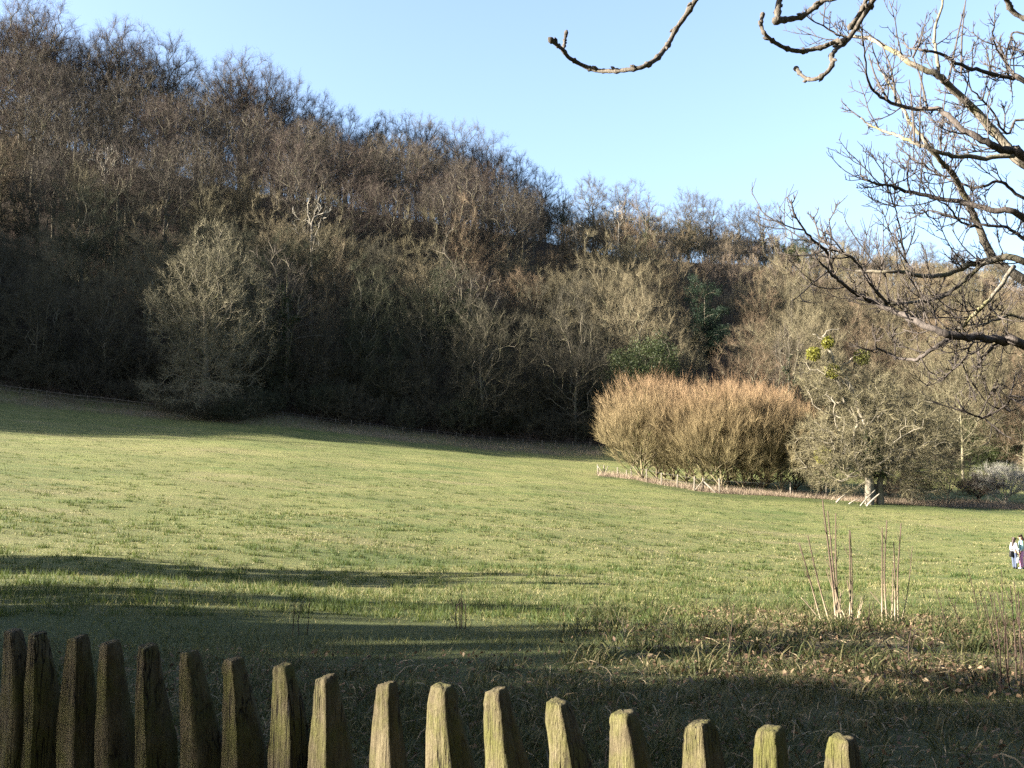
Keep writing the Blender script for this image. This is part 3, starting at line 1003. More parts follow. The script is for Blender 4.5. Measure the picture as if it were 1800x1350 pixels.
# ------------------------------------------------------------------ fences
def wood_grain(nt, bs, out):
    tc = N(nt, 'ShaderNodeTexCoord'); oi = N(nt, 'ShaderNodeObjectInfo')
    ob = tc.outputs['Object']
    add = N(nt, 'ShaderNodeVectorMath', operation='ADD')
    cb = N(nt, 'ShaderNodeCombineXYZ')
    ml = N(nt, 'ShaderNodeMath', operation='MULTIPLY'); ml.inputs[1].default_value = 17.0
    nt.links.new(oi.outputs['Random'], ml.inputs[0]); nt.links.new(ml.outputs[0], cb.inputs[0]); nt.links.new(ml.outputs[0], cb.inputs[2])
    nt.links.new(ob, add.inputs[0]); nt.links.new(cb.outputs[0], add.inputs[1])
    v = add.outputs[0]
    grain = noise(nt, mapping(nt, v, (1, 1, .10)), 95, 5, .7)
    grain2 = noise(nt, mapping(nt, v, (1, 1, .22)), 30, 6, .75)
    algae = noise(nt, v, 7, 5, .7)
    speck = noise(nt, v, 130, 3, .6)
    col = ramp(nt, grain2, [(.28, (.06, .045, .025)), (.45, (.14, .11, .06)), (.6, (.21, .17, .095)), (.75, (.30, .25, .15))])
    col = mix(nt, ramp(nt, algae, [(.42, (0, 0, 0)), (.62, (.85, .85, .85))]), col, mix(nt, grain, (.075, .078, .016), (.20, .19, .05)))
    col = mix(nt, ramp(nt, grain, [(.30, (.9, .9, .9)), (.44, (0, 0, 0))]), col, (.05, .037, .02))
    col = mix(nt, ramp(nt, speck, [(.68, (0, 0, 0)), (.76, (.8, .8, .8))]), col, (.36, .32, .20))
    crack = noise(nt, mapping(nt, v, (1, 1, .035)), 60, 2, .5)
    line = ramp(nt, crack, [(.470, (0, 0, 0)), (.495, (1, 1, 1)), (.505, (1, 1, 1)), (.530, (0, 0, 0))])
    spot = ramp(nt, noise(nt, v, 4.5, 2), [(.5, (0, 0, 0)), (.6, (1, 1, 1))])
    line = mix(nt, 1.0, line, spot, 'MULTIPLY')
    col = mix(nt, line, col, (.025, .018, .012))
    set_base(nt, bs, col, ALB * .8)
    hh = mix(nt, .45, grain2, grain)
    hh = mix(nt, line, hh, (0, 0, 0))
    bump(nt, bs, hh, 1.0, .03)
M['pale_wood'] = mat('pale_wood', wood_grain)
M['post_wood'] = bark_mat('post_wood', (.20, .17, .13), (.40, .35, .27), 6)
M['post_wood'] = bark_mat('post_wood', (.16, .135, .105), (.31, .27, .21), 6)
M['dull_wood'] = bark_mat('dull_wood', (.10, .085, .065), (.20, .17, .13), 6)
M['wire'] = plain('wire', (.07, .065, .06), .6)

PALES = [(10, 1108, 34), (55, 1112, 30), (122, 1118, 34), (182, 1128, 32), (250, 1135, 34), (325, 1146, 32), (400, 1158, 34), (484, 1168, 32), (558, 1188, 28), (667, 1200, 33),
         (764, 1206, 47), (863, 1213, 41), (969, 1234, 43), (1077, 1250, 47), (1204, 1269, 48), (1331, 1279, 49), (1465, 1296, 50)]
fence = empty('picket_fence', gp(-.4, 2.9))
tag(fence, 'weathered cleft picket fence, algae on its pales, along the near meadow', 'fence')
rngp = np.random.default_rng(3)
rail_pts = []
fl = np.array(fence.location)
for n_, (px, py, w) in enumerate(PALES):
    t = (px + w / 2 - 27) / 1463
    iv = (1 - t) / 3.35 + t / 2.38                       # even spacing in perspective
    d = 1 / iv
    top = P(px + w * .35, py, d)
    g0 = float(ground(top[0], top[1]))
    rail_pts.append((top, d))
    W0 = max(w, 38) * d / F * .80                        # width of the head
    T0 = W0 * rngp.uniform(.72, .9)
    H = top[2] - g0 + .15
    al = math.radians(44) + rngp.uniform(-.1, .1)
    ax = np.array([math.cos(al), -math.sin(al), 0]); ay = np.array([math.sin(al), math.cos(al), 0])     # along the face, into the pale
    # closely spaced levels near the head
    lv = np.concatenate([np.linspace(0, .05, 5), np.linspace(.075, .5, 18), np.linspace(.56, H, 8)])
    K = 20
    a = np.arange(K) / K * 4
    sq = []
    for q in a:
        sd, u = int(q) % 4, q - int(q)
        c = [(-1, -1), (1, -1), (1, 1), (-1, 1)]
        p0, p1 = np.array(c[sd]), np.array(c[(sd + 1) % 4])
        v = p0 + (p1 - p0) * u
        if np.max(np.abs(v)) > .99 and min(abs(v[0]), abs(v[1])) > .99: v = v * .96        # worn arrises
        sq.append(v)
    sq = np.array(sq)
    flare = rngp.uniform(.85, 1.25)
    wav = np.cumsum(rngp.normal(size=(len(lv), K)) * .0007, axis=0)
    fix = rngp.normal(size=K) * .0008
    verts = []
    slx, sly = rngp.uniform(-.10, .28), rngp.uniform(.12, .30)                             # slant of the sawn head
    for li, h in enumerate(lv):
        k = min(h, .5)
        wid = W0 / 2 * (1 + .85 * flare * min(k, .28) / .28 + .12 * k); thk = T0 / 2 * (1 + 1.3 * flare * min(k, .28) / .28)
        shift = .46 * (wid - W0 / 2) + .012 * math.sin(h * 9 + n_)
        rnd = .90 if li == 0 else (.97 if li == 1 else 1)
        cc = sq * [wid * rnd, thk * rnd] + (sq * (wav[li] + fix + (rngp.normal(size=K) * .0006 if li < 5 else 0))[:, None])
        z = top[2] - h + (1 - min(h / .05, 1)) * (cc[:, 0] * slx + cc[:, 1] * sly + rngp.normal(size=K) * .0009)
        pt = top[None] * [1, 1, 0] + (cc[:, :1] + shift) * ax + (cc[:, 1:] + thk - T0 / 2) * ay
        pt[:, 2] = z
        verts.append(pt)
    V = np.concatenate(verts)
    # head surface: an inner ring and centre
    inner = verts[0].mean(0) + (verts[0] - verts[0].mean(0)) * .5
    inner[:, 2] += rngp.normal(size=K) * .0012
    V = np.concatenate([V, inner, [inner.mean(0) + [0, 0, rngp.normal() * .002]]])
    nL = len(lv)
    tris = []
    for li in range(nL - 1):
        for q in range(K):
            A_, B_ = li * K + q, li * K + (q + 1) % K
            tris += [(A_, A_ + K, B_ + K), (A_, B_ + K, B_)]
    for q in range(K):
        A_, B_ = q, (q + 1) % K
        I, J = nL * K + q, nL * K + (q + 1) % K
        tris += [(A_, B_, J), (A_, J, I), (I, J, nL * K + K)]
    g = Geo(); g.add(V - top, tris)
    o = g.obj('pale', M['pale_wood'], fence)
    o.location = top - fl
for dz in (.62, .98):
    g = Geo()
    pp = np.array([q + [.02, .05 + .03, -dz] for q, d in rail_pts])
    pp = np.concatenate([[pp[0] + (pp[0] - pp[2])], pp, [pp[-1] + (pp[-1] - pp[-2]) * .3]])
    tube(g, pp - fl, .032, 6, .06)
    g.obj('rail', M['pale_wood'], fence)

# the post and rail fence at the wood edge
def post_mesh(h, r, seed):
    g = Geo()
    tube(g, np.array([(0, 0, -.3), (.005, 0, h * .5), (0, .01, h)]), [r, r * .98, r * .92], 7, .08)
    return g.mesh('post', M['dull_wood'], False)
PM = [post_mesh(1.25, .055, i) for i in range(3)]
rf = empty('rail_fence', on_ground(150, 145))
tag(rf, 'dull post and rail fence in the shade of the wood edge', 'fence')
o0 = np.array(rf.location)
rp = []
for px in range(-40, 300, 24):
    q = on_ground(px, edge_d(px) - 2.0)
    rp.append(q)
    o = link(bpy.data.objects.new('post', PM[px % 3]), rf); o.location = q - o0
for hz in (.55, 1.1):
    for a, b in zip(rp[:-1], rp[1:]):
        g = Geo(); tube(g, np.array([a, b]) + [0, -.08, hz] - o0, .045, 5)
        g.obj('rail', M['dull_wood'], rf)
wf = empty('wire_fence', on_ground(750, 148))
tag(wf, 'thin wire fence with grey posts along the dark wood foot', 'fence')
o0 = np.array(wf.location)
rp = []
for px in range(470, 1060, 30):
    q = on_ground(px + R.uniform(-4, 4), edge_d(px) - 2.2)
    rp.append(q)
    o = link(bpy.data.objects.new('post', PM[px % 3]), wf); o.location = q - o0; o.rotation_euler = (R.uniform(-.05, .05), R.uniform(-.06, .06), 0)
for hz in (.45, .8, 1.1):
    g = Geo(); tube(g, np.array(rp) + [0, -.06, hz] - o0, .012, 4)
    g.obj('wire', M['wire'], wf)
# the clump's own fence
ef = empty('clump_fence', on_ground(1230, 106))
tag(ef, 'grey wooden stakes and wire round the willow clump', 'fence')
o0 = np.array(ef.location)
stakes = [(1051, 835, 817, 0), (1062, 836, 818, 0), (1086, 839, 822, 0), (1102, 840, 827, 0), (1110, 842, 822, 0), (1137, 848, 826, 0), (1163, 853, 832, 0), (1191, 857, 835, 0), (1221, 863, 838, 0),
          (1236, 865, 842, 0), (1265, 868, 842, 0), (1390, 873, 849, 0), (1453, 877, 851, 0), (1604, 887, 865, 0)]
sp_ = []
for px, b, t, _ in stakes:
    q = ground_hit(px, b)
    h = (b - t) / F * q[1]
    g = Geo(); tube(g, np.array([(0, 0, -.3), (0, .01, h * .5), (R.uniform(-.04, .04), 0, h)]), [.085, .08, .075], 6, .08)
    o = g.obj('stake', M['post_wood'], ef); o.location = q - o0
    sp_.append((q, h))
for (pa, ha), (pb, hb) in (((1050, .95), (1063, .05)), ((1063, .05), (1069, 1.0)), ((1222, .1), (1236, .95)), ((1237, .9), (1258, .05))):
    a = ground_hit(pa, np.interp(pa, [s_[0] for s_ in stakes], [s_[1] for s_ in stakes])); b = ground_hit(pb, np.interp(pb, [s_[0] for s_ in stakes], [s_[1] for s_ in stakes]))
    g = Geo(); tube(g, np.array([a + [0, -.1, ha * 1.1], b + [0, -.1, hb * 1.1]]) - o0, .06, 6)
    g.obj('brace', M['post_wood'], ef)
for hz in (.5, .95):
    g = Geo(); tube(g, np.array([q + [0, -.06, hz * min(h, 1.3)] for q, h in sp_]) - o0, .010, 4)
    g.obj('wire', M['wire'], ef)

# ------------------------------------------------------------------ meadow grass, dead growth, litter
def blade_mat(name, stops, trans=.3, tcol=(.2, .25, .05)):
    def f(nt, bs, out):
        ge = N(nt, 'ShaderNodeNewGeometry')
        tc = N(nt, 'ShaderNodeTexCoord')
        pn = noise(nt, mapping(nt, tc.outputs['Object'], (.6, 1.5, 1)), .12, 4, .6)
        ma = N(nt, 'ShaderNodeMath', operation='MULTIPLY_ADD'); ma.inputs[1].default_value = 2.4; ma.inputs[2].default_value = -1.2
        nt.links.new(pn, ma.inputs[0])
        ad = N(nt, 'ShaderNodeMath', operation='ADD', use_clamp=True)
        nt.links.new(ma.outputs[0], ad.inputs[0]); nt.links.new(ge.outputs['Random Per Island'], ad.inputs[1])
        set_base(nt, bs, ramp(nt, ad.outputs[0], stops))
        bs.inputs['Roughness'].default_value = .7
        tr = N(nt, 'ShaderNodeBsdfTranslucent'); tr.inputs[0].default_value = (*(q * ALB for q in tcol), 1)
        ms = N(nt, 'ShaderNodeMixShader'); ms.inputs[0].default_value = trans
        nt.links.new(bs.outputs[0], ms.inputs[1]); nt.links.new(tr.outputs[0], ms.inputs[2])
        nt.links.new(ms.outputs[0], out.inputs[0])
    return mat(name, f)
M['grass'] = blade_mat('grass', [(0, (.06, .085, .018)), (.4, (.165, .17, .045)), (.7, (.27, .24, .085)), (1, (.42, .36, .18))], .3, (.19, .2, .04))
M['straw'] = blade_mat('straw', [(0, (.12, .08, .045)), (.5, (.26, .19, .11)), (1, (.44, .35, .22))], .2, (.4, .3, .15))
M['litter'] = blade_mat('litter', [(0, (.07, .04, .025)), (.6, (.16, .10, .06)), (1, (.28, .20, .12))], .1, (.25, .12, .05))
M['pale_litter'] = blade_mat('pale_litter', [(0, (.22, .16, .11)), (.5, (.36, .27, .19)), (1, (.46, .37, .27))], .2, (.4, .3, .2))

rng = np.random.default_rng(21)
def wedge(n, r0, r1, lim=34):
    r = np.exp(rng.uniform(math.log(r0), math.log(r1), n)); th = np.radians(rng.uniform(-lim, lim, n))
    return np.sin(th) * r, np.cos(th) * r, r
x, y, r = wedge(330000, 4.2, 95)
keep = rng.uniform(0, 1, len(x)) < .55 + .45 * np.sin(x * .9 + 2 * np.sin(y * .23)) * np.sin(y * 1.1 + x * .3)
x, y, r = x[keep], y[keep], r[keep]
base = np.stack([x, y, ground(x, y) - .01], -1)
dr = nrm(np.stack([rng.normal(size=len(x)) * .55, rng.normal(size=len(x)) * .55, np.ones(len(x)) * .8], -1))
M['shade_rank_grass'] = blade_mat('shade_rank_grass', [(0, (.028, .042, .012)), (.4, (.06, .072, .022)), (.75, (.11, .10, .04)), (1, (.20, .165, .085))], .25, (.10, .11, .03))  # dull rank growth, its tone lowered further to deepen the shade
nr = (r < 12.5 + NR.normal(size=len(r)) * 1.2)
gr = Geo()
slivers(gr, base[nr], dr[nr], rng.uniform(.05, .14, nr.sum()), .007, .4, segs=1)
o = gr.obj('shade_rank_grass', M['shade_rank_grass']); tag(o, 'dull rank grass toned darker for the shade behind the picket fence', 'grass', kind='stuff')
base, dr, r, x = base[~nr], dr[~nr], r[~nr], x[~nr]
gr = Geo()
slivers(gr, base, dr, rng.uniform(.05, .13, len(x)) * np.clip(.8 + (14 - r) * .05, .55, 1.3), np.clip(r * .0007, .007, .03), .35, segs=1)
o = gr.obj('meadow_grass', M['grass']); tag(o, 'short tufted meadow grass', 'grass', kind='stuff')
# darker tussocks farther out
n = 5200
x, y, r = wedge(n, 14, 150)
c = np.repeat(np.stack([x, y, ground(x, y)], -1), 26, 0); rr = np.repeat(r, 26)
b = c + rng.normal(size=c.shape) * np.stack([.04 + rr * .0022, .04 + rr * .0012, 0 * rr], -1)
b[:, 2] = ground(b[:, 0], b[:, 1]) - .01
gr = Geo()
slivers(gr, b, nrm(np.stack([rng.normal(size=len(b)) * .4, rng.normal(size=len(b)) * .4, np.ones(len(b))], -1)), rng.uniform(.08, .2, len(b)), np.clip(rr * .0006, .01, .03), .3, segs=1)
M['tussock'] = blade_mat('tussock', [(0, (.04, .075, .018)), (.7, (.10, .13, .03)), (1, (.22, .2, .08))], .3, (.12, .16, .03))
o = gr.obj('grass_tussocks', M['tussock']); tag(o, 'darker grass tussocks dotted over the meadow', 'grass', kind='stuff')


# bleached tufts between them
n = 4200
x, y, r = wedge(n, 16, 150)
c0_ = np.repeat(np.stack([x, y, ground(x, y)], -1), 9, 0); rr = np.repeat(r, 9)
b = c0_ + rng.normal(size=c0_.shape) * np.stack([.05 + rr * .0022, .03 + rr * .0010, 0 * rr], -1)
b[:, 2] = ground(b[:, 0], b[:, 1]) - .01
gr = Geo()
slivers(gr, b, nrm(np.stack([rng.normal(size=len(b)) * .6, rng.normal(size=len(b)) * .6, np.ones(len(b)) * .7], -1)), rng.uniform(.05, .13, len(b)), np.clip(rr * .0006, .01, .035), .3, segs=1)
M['bleached'] = blade_mat('bleached', [(0, (.17, .17, .06)), (.5, (.33, .29, .13)), (1, (.46, .40, .22))], .3, (.3, .27, .1))
o = gr.obj('bleached_grass', M['bleached']); tag(o, 'bleached grass tufts scattered over the meadow', 'grass', kind='stuff')


def patch(n, pxr, dr_, seed, fall=None):
    q = np.random.default_rng(seed)
    d = q.uniform(*dr_, n); px = q.uniform(*pxr, n)
    x = d * (px - 900) / F
    return np.stack([x, d, ground(x, d)], -1), px, q


def arcs(g, base, az, L, rise, width, q, droop=.6):
    """arching dead blades: three segments"""
    n = len(base)
    h = np.stack([np.cos(az), np.sin(az), 0 * az], -1)
    t = np.array([0, .35, .7, 1.0])
    pts = [base + h * (L * tt * .75)[:, None] + np.array([0, 0, 1.0]) * (L * rise * (tt * 1.5 - droop * 2 * tt * tt))[:, None] for tt in t]
    sd = np.stack([-np.sin(az), np.cos(az), q.normal(size=n) * .5], -1) * (width / 2)[:, None]
    v = np.stack([pts[0] - sd, pts[0] + sd, pts[1] - sd, pts[1] + sd, pts[2] - sd * .7, pts[2] + sd * .7, pts[3]], 1)
    b = np.arange(n)[:, None] * 7
    g.add(v, np.concatenate([b + k for k in ([0, 1, 3], [0, 3, 2], [2, 3, 5], [2, 5, 4], [4, 5, 6])]))


gs, gl_, gg2 = Geo(), Geo(), Geo()
p, px, q = patch(13000, (1080, 1900), (9.5, 17.0), 4)
keep = (np.sin(p[:, 0] * 2.1) + np.sin(p[:, 1] * 2.7 + p[:, 0]) + q.normal(size=len(p)) * .8 > -.3) & (q.uniform(0, 1, len(p)) < np.clip((px - 1080) / 420, .08, 1))
p = p[keep]; n = len(p)
arcs(gs, p, q.uniform(0, 6.28, n), q.uniform(.09, .34, n), q.uniform(.12, .5, n), q.uniform(.005, .011, n), q)
p, px, q = patch(1800, (150, 1900), (5.5, 10), 5)
arcs(gs, p, q.uniform(0, 6.28, len(p)), q.uniform(.1, .32, len(p)), q.uniform(.2, .7, len(p)), q.uniform(.004, .008, len(p)), q)
o = gs.obj('dead_grass', M['straw']); tag(o, 'bleached dead grass blades in the rough margin', 'grass', kind='stuff')
p, px, q = patch(5200, (980, 1900), (8.6, 17), 6)
keep = q.uniform(0, 1, len(p)) < np.clip((px - 950) / 400, .1, 1) * (.6 + .4 * np.sin(p[:, 0] * 1.3 + p[:, 1]))
leaves(gl_, q, p[keep] + [0, 0, .03] + q.uniform(0, .04, (keep.sum(), 3)), .030, axis=np.array([0, 0, 1.2]))
p, px, q = patch(2600, (0, 1900), (5, 11), 7)
leaves(gl_, q, p + [0, 0, .025], .022, axis=np.array([0, 0, 1.2]))
o = gl_.obj('leaf_litter', M['litter']); tag(o, 'brown fallen leaves scattered in the rough margin', 'leaves', kind='stuff')
# coarse green tufts in the rough margin
p, px, q = patch(230, (1000, 1900), (9.5, 17.5), 8)
c = np.repeat(p, 26, 0); c[:, :2] += q.normal(size=(len(c), 2)) * .09; c[:, 2] = ground(c[:, 0], c[:, 1])
arcs(gg2, c, q.uniform(0, 6.28, len(c)), q.uniform(.12, .34, len(c)), q.uniform(.6, 1.2, len(c)), q.uniform(.006, .011, len(c)), q, .45)
p, px, q = patch(260, (0, 1900), (5.2, 10), 9)
c = np.repeat(p, 26, 0); c[:, :2] += q.normal(size=(len(c), 2)) * .07; c[:, 2] = ground(c[:, 0], c[:, 1])
arcs(gg2, c, q.uniform(0, 6.28, len(c)), q.uniform(.08, .22, len(c)), q.uniform(.6, 1.2, len(c)), q.uniform(.004, .008, len(c)), q, .45)
o = gg2.obj('rough_grass', M['shade_rank_grass']); tag(o, 'coarse green grass tufts in the rough margin', 'grass', kind='stuff')
# pale dead growth under the clump and along the wood foot
gp_ = Geo()
q = np.random.default_rng(30)
n = 16000
px = q.uniform(1050, 1830, n)
fx = np.interp(px, cf_px, cf[:, 1]) + q.uniform(-.3, 5.5, n) ** 1.0
x = fx * (px - 900) / F
b = np.stack([x, fx, ground(x, fx)], -1)
slivers(gp_, b, nrm(q.normal(size=(n, 3)) * [.45, .45, .15] + [0, 0, .8]), q.uniform(.2, .75, n), .03, .4, segs=1)
n = 12000
px = q.uniform(-40, 1060, n)
fx = np.array([edge_d(a) for a in px]) - q.uniform(-.5, 7, n)
x = fx * (px - 900) / F
b = np.stack([x, fx, ground(x, fx)], -1)
slivers(gp_, b, nrm(q.normal(size=(n, 3)) * [.5, .5, .15] + [0, 0, .8]), q.uniform(.15, .7, n), .035, .4, segs=1)
o = gp_.obj('dead_bracken', M['pale_litter']); tag(o, 'pale dead growth under the clump and along the wood foot', 'undergrowth', kind='stuff')


# ------------------------------------------------------------------ stems standing in the near margin
def stem_mat(nt, bs, out):
    tc = N(nt, 'ShaderNodeTexCoord')
    sep = N(nt, 'ShaderNodeSeparateXYZ'); nt.links.new(tc.outputs['Object'], sep.inputs[0])
    ns = noise(nt, tc.outputs['Object'], 9, 3)
    ad = N(nt, 'ShaderNodeMath', operation='MULTIPLY_ADD'); ad.inputs[1].default_value = .5
    nt.links.new(ns, ad.inputs[0]); nt.links.new(sep.outputs[2], ad.inputs[2])
    set_base(nt, bs, ramp(nt, ad.outputs[0], [(.30, (.42, .34, .23)), (.7, (.20, .15, .10)), (1.0, (.10, .068, .05))]))
M['shoot_bark'] = mat('shoot_bark', stem_mat)
M['dock_stem'] = plain('dock_stem', (.028, .018, .013))


def stool(name, px, d, stems, label, m, cat='shrub', scale=1.0, side=3):
    """a clump of stems: (base dx px, top px, top py, radius)"""
    q = on_ground(px, d)
    e = empty(name, q)
    tag(e, label, cat)
    for bx, by, tx, ty, r in stems:
        b = on_ground(bx, d + by)
        t = P(tx, ty, d + by + R.uniform(-.3, .3))
        mid = b * .55 + t * .45 + np.array([(b[0] - q[0]) * .06 + R.uniform(-.03, .03), R.uniform(-.05, .05), 0])
        pp = smooth_path([b - [0, 0, .05], mid, t], 6)
        g = Geo()
        tube(g, pp - q, np.linspace(r, r * .5, len(pp)) * (1.25 if m is M['shoot_bark'] else 1), 5, .12)
        for k in range(side):
            i = R.randrange(4, len(pp) - 2)
            dd_ = nrm(np.array([R.uniform(-1, 1), R.uniform(-1, 1), 1.2]))
            L = R.uniform(.06, .22)
            tube(g, np.array([pp[i], pp[i] + dd_ * L * .5, pp[i] + (dd_ + [0, 0, .3]) * L]) - q, [r * .4, r * .3, r * .2], 4)
        g.obj('stem', m, e, True)
    return e


stool('coppice_shoots', 1470, 14.4, [(1438, 0, 1405, 954, .011), (1440, .1, 1408, 1050, .009), (1452, .1, 1420, 942, .011), (1462, -.1, 1446, 880, .014), (1465, .05, 1455, 898, .013), (1467, .1, 1469, 902, .012),
      (1470, .2, 1452, 1000, .009), (1476, 0, 1462, 1010, .010), (1481, .2, 1470, 1060, .009), (1484, -.1, 1493, 932, .011), (1487, 0, 1495, 934, .010), (1490, .1, 1490, 1020, .010), (1494, .2, 1515, 1050, .008),
      (1473, -.2, 1478, 1040, .010), (1497, .1, 1520, 1046, .007)], 'clump of pale based coppice shoots with the tallest thin tips', M['shoot_bark'])
stool('coppice_shoots', 1560, 14.8, [(1540, 0, 1551, 928, .012), (1549, 0, 1559, 915, .012), (1556, .1, 1569, 1000, .010), (1562, -.1, 1571, 953, .011), (1568, .1, 1584, 920, .012), (1571, .1, 1604, 960, .007), (1566, .2, 1530, 1040, .008)],
      'smaller clump of coppice shoots beside the tallest clump', M['shoot_bark'])
stool('dock_stalks', 812, 13.2, [(806, 0, 804, 1060, .008), (810, 0, 808, 1052, .008), (813, .1, 812, 1036, .009), (818, 0, 816, 1054, .008)], 'tight bunch of dark dock stalks in the shaded meadow', M['dock_stem'], 'stalks')
stool('dock_stalks', 530, 12.2, [(520, 0, 517, 1056, .007), (533, 0, 532, 1056, .007), (545, .1, 544, 1060, .006)], 'three sparse dark stalks standing alone in the shade', M['dock_stem'], 'stalks')
stool('bramble_stems', 1765, 9.2, [(1742, 0, 1748, 1060, .008), (1752, .3, 1752, 1040, .007), (1758, 0, 1768, 1075, .008), (1768, .2, 1776, 1030, .008), (1775, 0, 1790, 1040, .008), (1785, .2, 1782, 1020, .007), (1795, .1, 1800, 1050, .008), (1745, .4, 1730, 1050, .007)],
      'dark tangle of tall bramble stems in the near margin', M['dock_stem'], 'brambles', side=6)
stool('dock_stalks', 1600, 10.0, [(1592, 0, 1601, 1108, .008)], 'single dark stalk between fence end and coppice shoots', M['dock_stem'], 'stalks', side=4)
stool('dock_stalks', 1530, 12.6, [(1531, 0, 1524, 1085, .012), (1527, .1, 1530, 1110, .008)], 'reddish stub of stalks below the coppice shoots', M['dock_stem'], 'stalks', side=4)
stool('dock_stalks', 1660, 13.2, [(1656, 0, 1643, 1028, .007), (1680, .1, 1668, 1050, .008), (1640, .2, 1612, 1080, .006)], 'thin crooked stalks between coppice shoots and brambles', M['dock_stem'], 'stalks', side=6)
stool('dock_stalks', 1720, 15.5, [(1712, 0, 1702, 1000, .008), (1726, .1, 1719, 1030, .008), (1735, .2, 1734, 1020, .008), (1750, .2, 1760, 1000, .006)], 'thin brown weeds in front of the two walkers', M['dock_stem'], 'stalks', side=7)
stool('dock_stalks', 1280, 10.2, [(1272, 0, 1290, 1062, .007)], 'single thin stalk rising from the shadow edge', M['dock_stem'], 'stalks', side=4)
stool('dock_stalks', 1095, 12.4, [(1098, 0, 1094, 1085, .008), (1094, .1, 1103, 1090, .006)], 'pale double stalk in the middle of the margin', M['shoot_bark'], 'stalks', side=2)


# ------------------------------------------------------------------ the near tree on the right
M['near_bark'] = bark_mat('near_bark', (.16, .135, .10), (.36, .31, .24), 18, (.21, .19, .10))
M['near_twig'] = bark_mat('near_twig', (.06, .05, .045), (.17, .14, .12), 30)
M['ash_shoot'] = bark_mat('ash_shoot', (.075, .062, .05), (.21, .18, .145), 60)
rt = np.random.default_rng(41)


def shoot(g, p, d, L, r, depth):
    """an upturned shoot with stubby side spurs"""
    n = 5
    pts = [p]; dd_ = nrm(d)
    for i in range(n):
        dd_ = nrm(dd_ + np.array([0, 0, .14]) + rt.normal(size=3) * .11)
        pts.append(pts[-1] + dd_ * L / n)
    pts = np.array(pts)
    tube(g, pts, np.linspace(r, r * .55, n + 1), 5 if depth else 4, .1)
    if depth > 0:
        for k in range(2 + depth):
            t = rt.uniform(.25, .98)
            i = min(n - 1, int(t * n))
            b = pts[i] + (pts[i + 1] - pts[i]) * (t * n - i)
            ax = nrm(pts[i + 1] - pts[i])
            sd = nrm(np.cross(ax, rt.normal(size=3)))
            shoot(g, b, ax * .75 + sd * .75, L * rt.uniform(.3, .6), max(r * .62, .0019), depth - 1)


